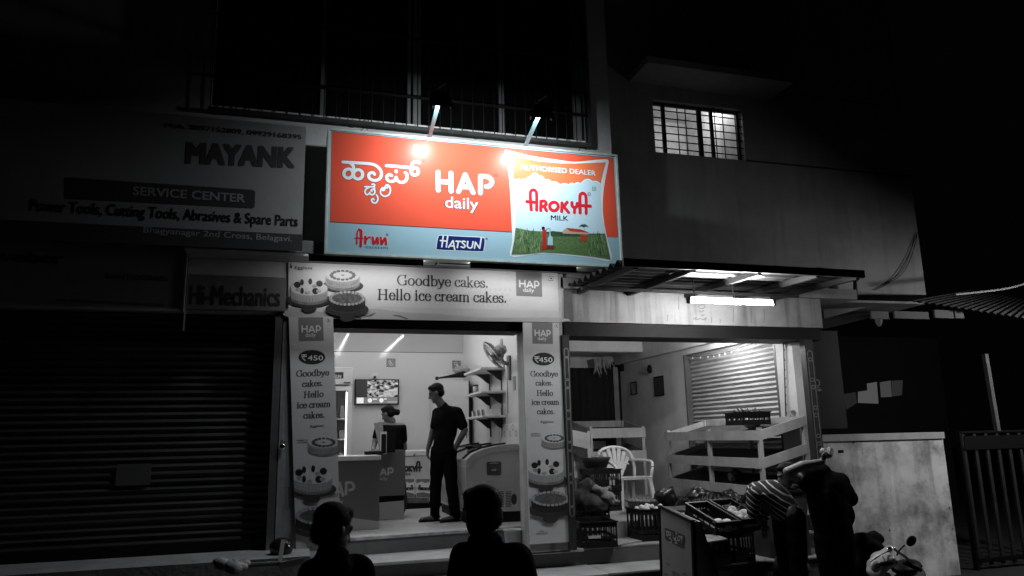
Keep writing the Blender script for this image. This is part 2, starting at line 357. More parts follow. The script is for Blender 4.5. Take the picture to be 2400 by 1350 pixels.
TUBE = emit('tube_glow', (1, 1, 1), 42)
# ---------------------------------------------------------------- ground
MB().quad((-60, -60, -.9), (60, -60, -.9), (60, 60, -.9), (-60, 60, -.9)).build('street', mat('asphalt', .045, .9, .4, 3, .6))['kind'] = 'structure'
def struct(o): o['kind'] = 'structure'; return o
XL, XR, YB, ZC = -.02, 2.76, 4.5, 2.85
struct(MB().prism([(-.1, .52, 0), (2.83, .78, 0), (2.83, 4.6, 0), (-.1, 4.6, 0)], (0, 0, -.17)).build('shop_floor', TILE))
struct(MB().prism([(2.86, .62, 0), (7, .62, 0), (7, 5.6, 0), (2.86, 5.6, 0)], (0, 0, -.19)).build('vegetable_shop_floor', mat('cement_floor', .3, .6, .35, 2, .2)))
struct(MB().box(-8, .2, -.55, .3, -.9, 0).build('pavement', CONC))
st = thing('entrance_steps', (1.7, .1, -.9), 'long flight of pale marble steps with dark risers below both shops', 'steps')
MB().box(.2, 6.15, .1, .9, -.9, -.215).build('riser', RIS, st)
MB().box(.2, 6.15, -.42, .08, -.9, -.395).build('riser', RIS, st)
MB().box(.2, 3.2, -1.0, -.44, -.9, -.575).build('riser', RIS, st)
MB().box(.2, 3.06, .0, .9, -.211, -.18).build('tread', MARB, st, bevel=.006)
MB().box(3.065, 6.15, .1, .9, -.211, -.188).build('tread', CONC, st, bevel=.006)
MB().box(.2, 3.12, -.5, .1, -.391, -.36).build('tread', MARB, st, bevel=.006)
MB().box(3.125, 6.15, -.44, .1, -.391, -.366).build('tread', CONC, st, bevel=.006)
MB().box(.2, 3.2, -1.05, -.42, -.571, -.54).build('tread', CONC, st, bevel=.006)
MB().prism([(-.1, .468, 0.003), (2.83, .728, 0.003), (2.83, .80, .003), (-.1, .54, .003)], (0, 0, -.03)).build('nosing', mat('broken_edge_marble', .4, .5, .5, 12, .5), st)
MB().prism([(-.1, .478, -.002), (2.88, .742, -.002), (2.88, .9, -.002), (-.1, .9, -.002)], (0, 0, -.176)).build('riser', RIS, st)
MB().box(2.9, 6.2, .63, .9, -.18, -.02).build('riser', RIS, st)
# ---------------------------------------------------------------- main building
A = thing('shop_building', (0, 0, -.9), 'dark plastered two-storey building that carries the bright orange sign', 'building')
ZS = 4.47
MB().box(-9, 3.62, 0, .2, 2.98, ZS).build('facade_wall', WALL, A)
MB().box(3.34, 3.62, 0, .2, ZS, 9).box(-9, 3.34, 0, .2, 6.9, 9).box(-9, -.95, 0, .2, ZS, 6.9).build('upper_wall', WALL, A)
MB().box(3.42, 3.62, .2, 2.4, 2.98, 9).build('side_wall', DWALL, A)
MB().box(-1.05, 2.98, -.4, .2, 2.84, 2.978).build('canopy_slab', CONC, A, bevel=.012)
MB().box(2.985, 3.615, 0, .2, 2.803, 2.978).build('wall_patch', WALL, A)
MB().box(-9, -1.06, -.12, .2, 2.3, 2.976).build('fascia_wall', DWALL, A)
MB().box(-1.055, 2.93, 0, .22, 2.3, 2.838).build('lintel', WALL, A)
MB().box(-.12, .34, .0, .3, -.5, 2.298).build('pillar', DWALL, A)
MB().box(2.45, 2.9, .0, .3, -.2, 2.298).build('pillar', DWALL, A)
MB().box(.345, 2.445, .05, .4, 2.17, 2.296).build('shutter_box', BLK, A)
# interior shell of the bright shop
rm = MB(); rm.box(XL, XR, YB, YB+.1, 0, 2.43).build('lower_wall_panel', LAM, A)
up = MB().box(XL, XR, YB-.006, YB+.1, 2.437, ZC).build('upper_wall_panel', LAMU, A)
MB().box(XR, XR+.09, .31, YB+.1, 0, ZC).build('interior_wall', LAM, A)
MB().box(XL-.09, XL, .31, YB+.1, 0, ZC).build('interior_wall', LAM, A)
MB().box(XL-.09, XR+.09, .31, YB+.1, ZC+.002, ZC+.1).build('ceiling', CEIL, A)
MB().box(XL, XR, .3, .308, 2.3, ZC).build('interior_wall', CEIL, A)
# upper barred window
win = MB().box(-.95, 3.34, .34, .36, ZS, 6.9).build('window', mat('dark_glass', .006, .15, .2), A)
MB().box(-.95, 3.34, .0, .34, ZS-.02, ZS+.03).build('sill', WHT, win)
fr = MB()
for a, b, c in ((750, 762, .3), (955, 963, .2), (968, 986, .2), (1170, 1176, .24), (1178, 1184, .24), (1346, 1362, .1)):
    x0 = W(a, 260, c).x; x1 = W(b, 260, c).x; fr.box(x0, x1, c, c+.06, ZS+.031, 6.9)
fr.build('frame', mat('white_window_frame', .18, .5, .2), win)
cg = MB(); yc = -.1
for i in range(34):
    x = -.93+i*.127; cg.cone((x, yc, 4.42), .007, (x, yc, 6.9), .007, 6)
for z in (4.78, 5.5, 6.2): cg.box(-.95, 3.3, yc-.012, yc+.012, z-.012, z+.012)
cg.build('grille', BLK, win)
rl_ = MB(); rl_.box(-.95, 3.31, yc-.03, yc+.015, 4.385, 4.425); rl_.box(3.285, 3.315, yc-.03, 0, 4.425, 6.9)
for x in (-.9, .5, 1.9, 3.27): rl_.box(x, x+.03, yc+.016, 0, 4.39, 4.42)
rl_.build('grille_rail', RUST, win)
# plaster cracks on the lit wall
ck = MB()
for pts in ([(857, 278), (848, 290), (852, 300), (846, 306)], [(865, 281), (858, 292), (861, 305)], [(1357, 335), (1360, 345), (1355, 356)]):
    ck.ribbon(smooth([W(*q, 0) for q in pts]), .008, (0, -1, 0), 0, .002)
ck.build('crack', BLK, A)
# ---------------------------------------------------------------- shop sign
YS = -.45; BL, BR, BZ0, BZ1 = .268, 3.455, 2.855, 4.145
sg = thing('shop_sign', ((BL+BR)/2, YS, BZ0), 'bright orange and pale blue dairy shop sign lit by two floodlights', 'sign')
MB().box(BL, BR, YS+.004, -.2, BZ0, BZ1).build('sign_box', DARK, sg)
CB = lambda n, c, r=.3, **k: mat(n, c, r, .03, 3, coat=.6, spec=.12, **k)
PB = CB('pale_blue_vinyl', (.36, .57, .67)); ORr = CB('orange_red_vinyl', (.84, .11, .062)); ORG_ = CB('orange_vinyl', (.9, .2, .085)); SW = CB('white_vinyl', (.8, .86, .9))
LINE = CB('dark_outline_vinyl', (.05, .03, .05)); REDL = CB('red_vinyl', (.72, .02, .035)); NAVY = CB('navy_vinyl', (.012, .025, .16)); BLKV = CB('black_vinyl', (.008, .008, .012))
GRN = mat('green_field_print', (.11, .2, .075), .35, .45, 22, coat=.5, stretch=(1, 1, 2)); GRD = mat('dark_green_print', (.035, .09, .05), .35, .6, 30, coat=.5); GRL = CB('light_green_vinyl', (.3, .46, .24))
MB().box(BL, BR, YS, YS+.003, BZ0, BZ1).build('sign_face', PB, sg)
fm = MB(); t = .022
fm.box(BL-t, BR+t, YS-.012, -.19, BZ1, BZ1+t).box(BL-t, BR+t, YS-.012, -.19, BZ0-t, BZ0).box(BL-t, BL, YS-.012, -.19, BZ0, BZ1).box(BR, BR+t, YS-.012, -.19, BZ0, BZ1)
fm.build('sign_frame', mat('cream_frame', (.55, .6, .55), .4, .25, 8), sg, bevel=.003)
Z1 = Board(YS, .30833, 740, 280); Z2 = Board(YS, .20741, 1180, 340); Z2.os = .42; Z1.os = .5
m = MB(); Z1.poly(m, [(121, 92), (2262, 294), (2298, 897), (2228, 894), (2100, 888), (2100, 750), (1490, 752), (1490, 856), (108, 778)], .002); m.build('red_panel', ORr, sg)
m = MB(); Z1.stroke(m, [(121, 92), (2262, 294)], .006, .0025, 0, False); Z1.stroke(m, [(108, 778), (1490, 856)], .006, .0025, 0, False); m.build('panel_edge', LINE, sg)
# vernacular lettering traced as brush strokes
ZK = Board(YS, .15873, 790, 360); ZH = Board(YS, .15873, 1010, 380); ZA = Board(YS, .07326, 820, 530); ZN = Board(YS, .09615, 1010, 540)
KA = [[(88, 126), (300, 138), (470, 150), (560, 172), (632, 230), (655, 300), (630, 370), (560, 398), (490, 375), (466, 325), (492, 286), (535, 284), (552, 308)],
      [(205, 150), (238, 182), (243, 235)], arc(168, 296, 67, 67, 0, 360, 14), arc(310, 308, 69, 69, 0, 360, 14), [(728, 180), (900, 192), (1090, 210)], [(872, 258), (872, 272)],
      [(805, 326), (770, 310), (734, 342), (745, 392), (798, 414), (848, 396), (872, 352)], [(872, 352), (892, 398), (942, 427), (1002, 412), (1030, 362), (1030, 310), (1008, 285)],
      arc(1146, 265, 54, 54, 0, 360, 14), [(1098, 262), (1098, 200), (1112, 150), (1155, 122), (1214, 138)]]
KB = [[(410, 490), (535, 490), (555, 465), (535, 450), (516, 456)], [(475, 498), (430, 522), (412, 570), (440, 608), (480, 588), (482, 575)], [(482, 588), (512, 610), (550, 590), (556, 548), (526, 526), (500, 546), (516, 558)], [(548, 495), (556, 548)],
      [(582, 612), (600, 640), (600, 690), (570, 730), (525, 720), (508, 685), (530, 666), (546, 682)], [(690, 524), (668, 508), (642, 550), (652, 602), (704, 632), (762, 610), (786, 560), (780, 500), (752, 466), (722, 470), (712, 494), (736, 508), (752, 492)], arc(682, 527, 20, 20, 0, 360, 10), [(700, 516), (716, 500)]]
HP = [[(104, 152), (108, 415)], [(293, 165), (296, 430)], [(110, 288), (290, 298)], [(407, 435), (505, 188)], [(505, 188), (622, 452)], [(455, 364), (565, 368)], [(730, 210), (730, 455)], [(730, 212), (830, 216), (892, 262), (894, 312), (852, 358), (818, 362)]]
def lettered(mb, o, g):
    for b, ss, w in ((ZK, KA, .0305), (ZK, KB, .0150), (ZH, HP, .050)):
        for q in ss: b.stroke(mb, q, w+g, o)
m = MB(); lettered(m, .0015, .013); ZH.text(m, 'daily', (206, 672), (700, 704), 176, .0015, 0, .05); m.build('lettering_outline', LINE, sg)
m = MB(); lettered(m, .0028, .004); ZH.text(m, 'daily', (210, 670), (697, 702), 172, .0028, 0, .018); m.build('lettering', SW, sg)
m = MB()
for x, y, r in ((820, 313, .019), (1372, 424, .019)):
    Z1.stroke(m, [(x+r*560*math.cos(a), y+r*560*math.sin(a)) for a in (i*math.pi/8 for i in range(16))], .0045, .003, 0, True, True); Z1.text(m, 'R', (x-5, y+7), (x+5, y+8), 13, .003, 0, .02)
for x, y in ((543, 876), (1298, 907)):
    Z1.stroke(m, [(x+7*math.cos(a), y+7*math.sin(a)) for a in (i*math.pi/6 for i in range(12))], .003, .003, 0, True, True); Z1.text(m, 'R', (x-3, y+4), (x+3, y+4), 8, .003)
Z2.stroke(m, [(967+17*math.cos(a), 556+19*math.sin(a)) for a in (i*math.pi/8 for i in range(16))], .004, .008, 0, True, True); Z2.text(m, 'R', (960, 564), (974, 565), 18, .008, 0, .01)
m.build('registered_mark', LINE, sg)
# small brand words on the pale strip
AR_ = [([(225, 560), (236, 220), (280, 125), (340, 115)], .013), ([(300, 112), (352, 145), (366, 230), (350, 635)], .024), ([(165, 382), (420, 386)], .010), ([(495, 345), (500, 535)], .022), ([(512, 470), (570, 385), (640, 350)], .016),
       ([(730, 360), (752, 540), (806, 530), (880, 370), (896, 560)], .021), ([(985, 370), (1012, 562), (1060, 500), (1125, 382), (1160, 570)], .021)]
m = MB(); [ZA.stroke(m, q, w+.010, .0012) for q, w in AR_]; m.build('word_halo', SW, sg)
m = MB(); [ZA.stroke(m, q, w+.004, .0022) for q, w in AR_]; m.build('word_outline', LINE, sg)
m = MB(); [ZA.stroke(m, q, w, .0032) for q, w in AR_]; m.build('red_word', REDL, sg)
m = MB(); ZA.text(m, 'I C E C R E A M S', (480, 705), (1215, 738), 68, .0012, 0, .012); Z2.text(m, 'MILK', (536, 848), (730, 856), 56, .008, 0, .022); m.build('black_word', BLKV, sg)
HB = smooth([(165, 230), (190, 150), (250, 127), (750, 152), (1240, 178), (1308, 240), (1284, 450), (1225, 508), (700, 488), (190, 466), (138, 415)], True, 3)
m = MB(); ZN.stroke(m, HB, .016, .0008, 0, False, True); m.build('plate_border', SW, sg); m = MB(); ZN.poly(m, HB, .0014); m.build('navy_plate', NAVY, sg)
m = MB()
for q in ([(300, 132), (265, 400)], [(408, 140), (375, 405)], [(230, 248), (380, 262)], [(430, 412), (532, 255)], [(540, 255), (580, 482)], [(475, 380), (560, 385)], [(612, 265), (722, 270)], [(667, 270), (642, 418)], [(838, 280), (790, 262), (757, 292), (800, 338), (832, 378), (800, 420), (735, 402)], [(897, 272), (886, 380), (922, 425), (978, 425), (1008, 380), (1026, 278)], [(1060, 436), (1082, 288)], [(1082, 288), (1186, 438)], [(1186, 438), (1226, 182)]): ZN.stroke(m, q, .0165, .0022, 0, len(q) > 3)
m.build('white_word', SW, sg)
# printed milk packet
m = MB(); Z2.poly(m, smooth([(12, 66), (60, 62), (300, 122), (600, 165), (800, 190), (1000, 172), (1150, 160), (1188, 180), (1178, 240), (1150, 390), (1128, 540), (1122, 740), (1140, 900), (1172, 1060), (1222, 1306), (1000, 1278), (700, 1246), (430, 1228), (250, 1250), (76, 1255), (98, 1080), (88, 800), (70, 450), (40, 200)], True, 3), .003); m.build('packet_border', SW, sg)
PKo = [(105, 130), (170, 135), (400, 185), (620, 208), (800, 212), (1000, 206), (1154, 198), (1128, 290), (1096, 430)]
PKs = [(1096, 430), (1094, 560), (1108, 800), (1150, 1000), (1214, 1302), (1000, 1266), (700, 1234), (430, 1219), (250, 1240), (84, 1246), (118, 1080), (138, 900), (138, 680), (128, 440), (112, 375)]
m = MB(); Z2.poly(m, PKo+[(1040, 470), (600, 500), (112, 450), (108, 300)], .004); m.build('packet_top', ORG_, sg)
SC = []
cps = [(112, 375, 0), (150, 388, 0), (205, 392, 12), (255, 378, 10), (298, 362, 12), (400, 345, 46), (470, 388, 18), (545, 412, 14), (640, 440, 14), (735, 442, 14), (800, 432, 14), (872, 428, 14), (1010, 405, 40), (1096, 432, 16)]
for (xa, ya, _), (xb, yb, b) in zip(cps, cps[1:]): SC += [(xa+(xb-xa)*k/6, ya+(yb-ya)*k/6-b*math.sin(math.pi*k/6)) for k in range(6)]
m = MB(); Z2.poly(m, SC+PKs, .0055); m.build('packet_body', CB('milk_blue_vinyl', (.56, .76, .88)), sg)
m = MB(); Z2.stroke(m, SC+[(1096, 432)], .0035, .0058, 0, False); Z2.stroke(m, PKo[1:], .003, .0046, 0, False); m.build('packet_line', LINE, sg)
m = MB(); Z2.stroke(m, [(x, y+9) for x, y in SC]+[(1090, 440)], .014, .0058, 0, False); m.build('cloud_edge', SW, sg)
def wtx(mi_, off, b):
    m = MB(); Z2.text(m, 'AUTHORISED DEALER', (190, 276), (1040, 345), 58, off, 0, b); return m
wtx(0, .0052, .06).build('dealer_outline', CB('brown_vinyl', (.35, .08, .02)), sg); wtx(0, .0075, .03).build('dealer_word', SW, sg)
AK = [[(312, 732), (302, 560), (312, 520), (338, 507), (362, 522), (374, 560), (374, 736)], [(262, 640), (374, 650)], [(420, 740), (422, 638)], [(422, 637), (462, 634), (482, 660), (462, 690), (428, 694)], [(458, 694), (486, 742)],
      arc(569, 694, 48, 48, -90, 270, 16), [(660, 655), (656, 752)], [(718, 648), (672, 702)], [(682, 700), (734, 762)], [(772, 652), (776, 690), (802, 708), (828, 690), (832, 660)], [(803, 708), (800, 764)],
      [(864, 768), (862, 590), (874, 556), (898, 546), (920, 560), (932, 600), (932, 772)], [(870, 684), (980, 692)]]
m = MB(); [Z2.stroke(m, q, .053, .007) for q in AK]; m.build('brand_halo', SW, sg)
m = MB(); [Z2.stroke(m, q, .038, .0095) for q in AK]; m.build('brand_outline', LINE, sg)
m = MB(); [Z2.stroke(m, q, .032, .0115) for q in AK]; m.build('brand_word', REDL, sg)
m = MB(); Z2.poly(m, [(1000, 472), (1046, 474), (1046, 518), (1000, 516)], .007); m.build('veg_mark', CB('mark_green_vinyl', (.02, .32, .16)), sg)
m = MB(); Z2.poly(m, [(1007, 479), (1039, 481), (1039, 511), (1007, 509)], .008); m.build('mark_ground', SW, sg); m = MB(); Z2.disc(m, 1023, 495, .010, .009); m.build('mark_dot', MATS['mark_green_vinyl'], sg)
# farm picture on the packet
m = MB(); Z2.poly(m, [(136, 935), (300, 968), (600, 985), (900, 1000), (1148, 1000), (1210, 1296), (1000, 1262), (700, 1230), (430, 1215), (250, 1236), (90, 1240), (120, 1080)], .0065); m.build('field', GRN, sg)
m = MB(); Z2.poly(m, [(470, 985), (560, 972), (680, 985), (900, 1010), (960, 1035), (560, 1032)], .0075); m.build('hedge', GRD, sg)
gd = MB(); gl = MB()
for k in range(230):
    lft = k < 130; bx = random.uniform(105, 430) if lft else random.uniform(930, 1190); top = (935+abs(bx-250)*.12) if lft else 990; by = random.uniform(top+50, 1235 if lft else 1270)
    if not lft and bx < 930+(by-1000)*.0+ (1270-by)*.25: continue
    if not lft and by > 1170 and bx > 1165: continue
    if lft and bx < 160-(by-930)*.1: continue
    if not lft and bx > 1118+(by-1000)*.2: continue
    l = random.uniform(35, 80); dx = random.uniform(-22, 22); dx = abs(dx) if bx < 190 else (-abs(dx) if bx > 1060 else dx); P = [(bx, by), (bx+dx*.3, by-l*.7), (bx+dx, by-l+abs(dx)*.4)]
    Z2.stroke(gd if k % 2 else gl, P, .0045 if k % 2 else .0035, .0085 if k % 2 else .011)
gd.build('tall_grass', GRD, sg); gl.build('grass_blade', GRL, sg)
m = MB(); Z2.poly(m, [(668, 968), (712, 940), (752, 975), (755, 1004), (668, 1000)], .0105); Z2.poly(m, [(752, 975), (950, 992), (950, 1012), (755, 1004)], .0105); m.build('farmhouse', CB('buff_vinyl', (.5, .36, .3)), sg)
m = MB(); Z2.poly(m, [(706, 936), (870, 952), (968, 992), (750, 976)], .0112); Z2.poly(m, [(868, 1012), (945, 1018), (946, 1060), (938, 1085), (880, 1088), (866, 1060)], .0112); m.build('red_roof', CB('roof_red_vinyl', (.42, .06, .03)), sg)
m = MB()
for a in range(9):
    an = math.radians(200+a*18); Z2.stroke(m, [(905, 925), (905+34*math.cos(an), 922+26*math.sin(an)), (905+52*math.cos(an), 935+30*math.sin(an))], .006, .0105)
Z2.stroke(m, [(905, 925), (912, 955)], .004, .0105); m.build('palm', GRD, sg)
m = MB(); Z2.poly(m, smooth([(445, 955), (478, 962), (482, 1010), (480, 1070), (488, 1150), (478, 1178), (425, 1172), (440, 1100), (436, 1000)], True, 3), .0125); m.build('sari_figure', CB('sari_red_vinyl', (.45, .03, .03)), sg)
m = MB(); Z2.disc(m, 452, 936, .014, .0125); Z2.stroke(m, [(436, 930), (440, 955)], .012, .0127); m.build('figure_hair', BLKV, sg)
m = MB(); Z2.poly(m, [(485, 1142), (575, 1140), (572, 1178), (488, 1172)], .0125); m.build('brick_stand', CB('brick_vinyl', (.16, .04, .03)), sg)
m = MB(); Z2.poly(m, [(500, 1050), (515, 1030), (520, 955), (528, 955), (532, 1028), (556, 1048), (558, 1134), (498, 1132)], .0125); m.build('milk_can', CB('can_vinyl', (.35, .58, .68)), sg)
m = MB(); Z2.stroke(m, [(478, 975), (490, 948), (515, 945), (530, 962)], .004, .013); Z2.stroke(m, [(558, 1050), (572, 1070), (560, 1095)], .004, .013); m.build('can_line', LINE, sg)
# ---------------------------------------------------------------- floodlights on arms above the sign
FL = emit('flood_glow', (.9, .97, 1), 560)
def flood(px, py, ax, ay, lab):
    H = W(px, py, -1.12); Bp = W(ax, ay, YS); Bp.z = BZ1+t+.004; Bp.y = YS+.03
    o = thing('floodlight', Bp, lab, 'floodlight', 'floodlights above the sign')
    d = Vector((0, .64, -.76)).normalized(); Hc = H+Vector((0, .02, .03))
    MB().bar(Bp, Hc+Vector((-.02, .05, -.02)), .035, .03).build('arm', mat('bounce_offset_arm', (.36, .82, .94), .6, .12, 8), o)  # cyan base colour offsets red light bounced from the sign
    MB().box(Bp.x-.05, Bp.x+.05, Bp.y-.025, Bp.y+.025, Bp.z-.002, Bp.z+.006).build('base_plate', STEEL, o)
    x = Vector((1, 0, 0)); y = d.cross(x).normalized()
    def pr(a, b, w0, h0, w1, h1): return [p+x*sx*w+y*sy*h for p, w, h in ((a, w0, h0), (b, w1, h1)) for sx, sy in ((-1, -1), (1, -1), (1, 1), (-1, 1))]
    fs = [(3, 2, 1, 0), (4, 5, 6, 7), (0, 1, 5, 4), (1, 2, 6, 5), (2, 3, 7, 6), (3, 0, 4, 7)]
    hd = MB(); hv = MB().add(pr(Hc-d*.07, Hc+d*.02, .075, .05, .105, .08), fs)
    for k in range(6): hd.add(pr(Hc-d*.1+x*(-.06+k*.024), Hc-d*.07+x*(-.06+k*.024), .004, .035, .004, .045), fs)
    for sx in (-1, 1): hv.add(pr(Hc+d*.021+x*sx*.1, Hc+d*.056+x*sx*.1, .006, .085, .006, .085), fs)  # side hoods added to dim the light toward the sign's ends
    for sy in (-1, 1): hd.add(pr(Hc+d*.02+y*sy*.08, Hc+d*.034+y*sy*.08, .1, .006, .1, .006), fs)
    hd.build('lamp_housing', BLK, o); hv.build('side_hood', mat('matt_black_hood', .0006, 1, 0, 5, spec=0), o)
    MB().add([Hc+d*.028+x*a*.075+y*b*.055 for a, b in ((-1, -1), (1, -1), (1, 1), (-1, 1))], [(0, 1, 2, 3)]).build('lamp_face', FL, o)
    MB().bar(Hc+x*.11-d*.03, Hc-x*.11-d*.03, .012).tube(smooth([Hc-d*.1, Hc-d*.13+Vector((.03, 0, .05)), Hc+Vector((-.05, .1, .12)), Hc+Vector((-.03, .3, .05))]), .006, 6).build('bracket', BLK, o)
    MB().add([Hc-d*.075-y*.0+x*(.045*a+.0)+y*(.012*b)-y*.02 for a, b in ((-1, -1), (1, -1), (1, 1), (-1, 1))], [(0, 1, 2, 3)]).build('maker_plate', PRW, o)
flood(1035, 240, 1007, 322, 'left of two black floodlights reaching out over the orange sign')
flood(1272, 268, 1232, 345, 'right of two black floodlights, above the printed milk packet')
cb = MB(); 
for pts in ([(1020, 620), (1030, 612), (1060, 607), (1110, 614), (1180, 618), (1240, 614), (1300, 620)], [(1030, 616), (1100, 619), (1200, 617), (1250, 630), (1290, 633), (1310, 624), (1375, 630)], [(1200, 618), (1230, 622), (1285, 629), (1300, 622)]):
    cb.tube(smooth([W(*q, -.3) for q in pts]), .009, 6)
tag(cb.build('cable', BLK), 'black cables drooping in loops under the lower edge of the orange sign', 'cable')
for x0, x1, lb in ((.1, 1.25, 'left'), (1.75, 2.95, 'right')):
    o = thing('added_soffit_light', ((x0+x1)/2, -.36, 2.83), lb+' shielded strip light added under the dark slab to brighten the cake banner', 'strip light', 'added strip lights under the slab')  # added lights, hidden by their shields, to brighten banner and posters
    MB().box(x0, x1, -.385, -.375, 2.775, 2.839).box(x0, x1, -.374, -.33, 2.831, 2.839).build('shield', BLK, o)
    MB().quad((x0+.01, -.373, 2.803), (x1-.01, -.373, 2.803), (x1-.01, -.335, 2.816), (x0+.01, -.335, 2.816)).build('diffuser', emit('added_soffit_glow', (1, 1, 1), 30), o)
# ---------------------------------------------------------------- printed cake banner over the door
CK1 = mat('cream_cake_print', .6, .4, .1, 14); CK2 = mat('chocolate_print', .02, .4, .5, 14); CK3 = mat('cake_side_print', .34, .4, .12, 10); CK4 = mat('nut_print', .12, .4, .7, 30)
def cake(b, cx, cy, w, kind, o, pr, plate=True):
    """a photograph of a cake printed on board b, in its units"""
    e = lambda mb, x, y, rx, ry, off: b.poly(mb, arc(x, y, rx, ry, 0, 360, 26)[:-1], off)
    h = w*.26
    if plate: m = MB(); e(m, cx, cy+h*1.2, w*.6, w*.2, o); e(m, cx, cy+h*2.1, w*.2, w*.11, o+.0004); m.build('cake_plate_print', mat('plate_print', .05, .3, .3), pr)
    m = MB(); b.poly(m, arc(cx, cy+h, w*.5, w*.19, 0, 180, 14)+arc(cx, cy, w*.5, w*.19, 180, 0, 14)[::1], o+.001); m.build('cake_side_print', CK2 if kind == 2 else CK3, pr)
    m = MB(); b.poly(m, arc(cx, cy+h*.98, w*.5, w*.19, 0, 180, 14)+arc(cx, cy+h*.72, w*.5, w*.19, 180, 0, 14), o+.0013)
    for k in range(15): x = cx+w*.46*math.cos(math.radians(12+k*11)); y = cy+h*.5+w*.175*math.sin(math.radians(12+k*11)); b.poly(m, [(x-w*.006, y-w*.05), (x+w*.006, y-w*.05), (x+w*.004, y+w*.06), (x-w*.006, y+w*.06)], o+.0014)
    m.build('cake_band_print', mat('cake_band_print', .2 if kind != 2 else .05, .4, .5, 18) if kind != 2 else mat('dark_band_choc_print', .05, .4, .5, 18), pr)
    m = MB(); e(m, cx, cy, w*.5, w*.19, o+.002); m.build('cake_top_print', CK4 if kind == 2 else CK1, pr)
    m = MB()
    if kind == 0:
        for a, s_ in ((160, 1), (125, .8), (85, .7), (35, .9), (300, .9), (235, .8)):
            x = cx+w*.34*math.cos(math.radians(a)); y = cy-w*.14*math.sin(math.radians(a))-w*.05; e(m, x, y, w*(.09 if s_ > .85 else .05), w*.085, o+.003)
        m.build('biscuit_print', CK2, pr); m = MB()
        for a in (190, 260, 330, 60): e(m, cx+w*.3*math.cos(math.radians(a)), cy-w*.1*math.sin(math.radians(a))+w*.02, w*.07, w*.045, o+.0035)
        m.build('cream_swirl_print', mat('swirl_print', .4, .4, .6, 40), pr)
    elif kind == 1:
        m.k = 0
        for k in range(16): a = k*math.pi/8; e(m, cx+w*.33*math.cos(a), cy+w*.125*math.sin(a), w*.055, w*.035, o+.0028+.0001*k)
        m.build('berry_print', CK4, pr); m = MB()
        for k in range(7): a = k*math.pi*2/7; e(m, cx+w*.16*math.cos(a), cy+w*.06*math.sin(a), w*.085, w*.045, o+.005+.0001*k)
        m.build('cream_swirl_print', CK1, pr); m = MB()
        e(m, cx, cy, w*.05, w*.025, o+.0062)
        for k in range(18): x = cx+w*.46*math.cos(math.radians(15+k*8.8)); y = cy+h*.35+w*.17*math.sin(math.radians(15+k*8.8)); b.poly(m, [(x-w*.012, y-w*.03), (x+w*.016, y-w*.03), (x+w*.01, y+w*.06), (x-w*.016, y+w*.06)], o+.0032)
        m.build('drip_print', mat('drip_print', .28, .4, .4, 20), pr)
    else:
        for k in range(26):
            a = k*2*math.pi/26; e(m, cx+w*.46*math.cos(a), cy+w*.17*math.sin(a)+w*.01, w*.045, w*.035, o+.0028+.00008*k)
        m.build('cream_swirl_print', mat('swirl_print', .4, .4, .6, 40), pr)
YP = -.03
bn = thing('cake_banner', (1.4, YP, 2.27), 'long pale banner with three printed cakes above the bright doorway', 'banner')
U3 = Board(YP, .28333, 660, 590)
MB().prism([U3.p(57, 84, -.003), U3.p(2284, 178, -.003), U3.p(2300, 584, -.003), U3.p(56, 545, -.003)], (0, .02, 0)).build('banner_board', PAPER, bn)
m = MB(); U3.poly(m, [(57, 84), (2284, 178), (2290, 492), (800, 455), (640, 520), (57, 540)], .0005-.003); m.build('banner_print', mat('pale_print', .6, .45, .1, 2.5), bn)
m = MB(); U3.poly(m, smooth([(57, 470), (160, 462), (330, 500), (560, 500), (760, 470), (1000, 500), (1300, 515), (1700, 545), (2290, 545), (2298, 580), (1300, 560), (800, 558), (640, 545), (57, 542)], True, 3), -.0021); m.build('wave_print', mat('wave_print', .44, .5, .1, 3), bn)
m = MB()
for k in range(26):
    for r in range(4): x = 930+k*40+20*(r % 2); y = 300+r*42+x*.035-50; U3.poly(m, [(x, y-16), (x+9, y), (x, y+16), (x-9, y)], -.0022) if not 1900 < x < 2170 else None
m.build('damask_print', mat('damask_print', .54, .5, .1, 3), bn); m = MB()
for x, y, a in ((660, 520, .2), (720, 532, -.1), (640, 545, .5), (745, 520, -.4), (960, 530, .1), (1010, 545, .3)): U3.poly(m, [(x+38*math.cos(t)*math.cos(a)-7*math.sin(t)*math.sin(a), y+38*math.cos(t)*math.sin(a)+7*math.sin(t)*math.cos(a)) for t in (i*math.pi/6 for i in range(12))], -.0019)
m.build('leaf_print', mat('leaf_print', .16, .5, .4, 20), bn)
cake(U3, 505, 195, 285, 1, 0, bn, True); cake(U3, 228, 305, 305, 0, .007, bn, True); cake(U3, 540, 385, 300, 2, .014, bn, True)
m = MB(); A0 = U3.p(790, 393); B0 = U3.p(1855, 420); A1 = U3.p(952, 273); B1 = U3.p(1705, 296)
for a, b, tx in ((A1, B1, 'Goodbye cakes.'), (A0, B0, 'Hello ice cream cakes.')): m = MB(); d = (b-a); serif(m, tx, a, d.normalized(), (0, 0, 1), d.length*1.01, .001, 0, 1.1); m.build('banner_lettering', mat('dark_grey_ink', .03, .4, .1), bn)
m = MB(); U3.text(m, 'Eggless', (110, 143), (253, 147), 26, .001, 0, .02); m.build('small_lettering', mat('dark_grey_ink', .03, .4, .1), bn)
m = MB(); U3.disc(m, 78, 127, .012, .001); U3.stroke(m, [(78, 95), (72, 112), (88, 112)], .006, .001); m.build('berry_mark', INK, bn)
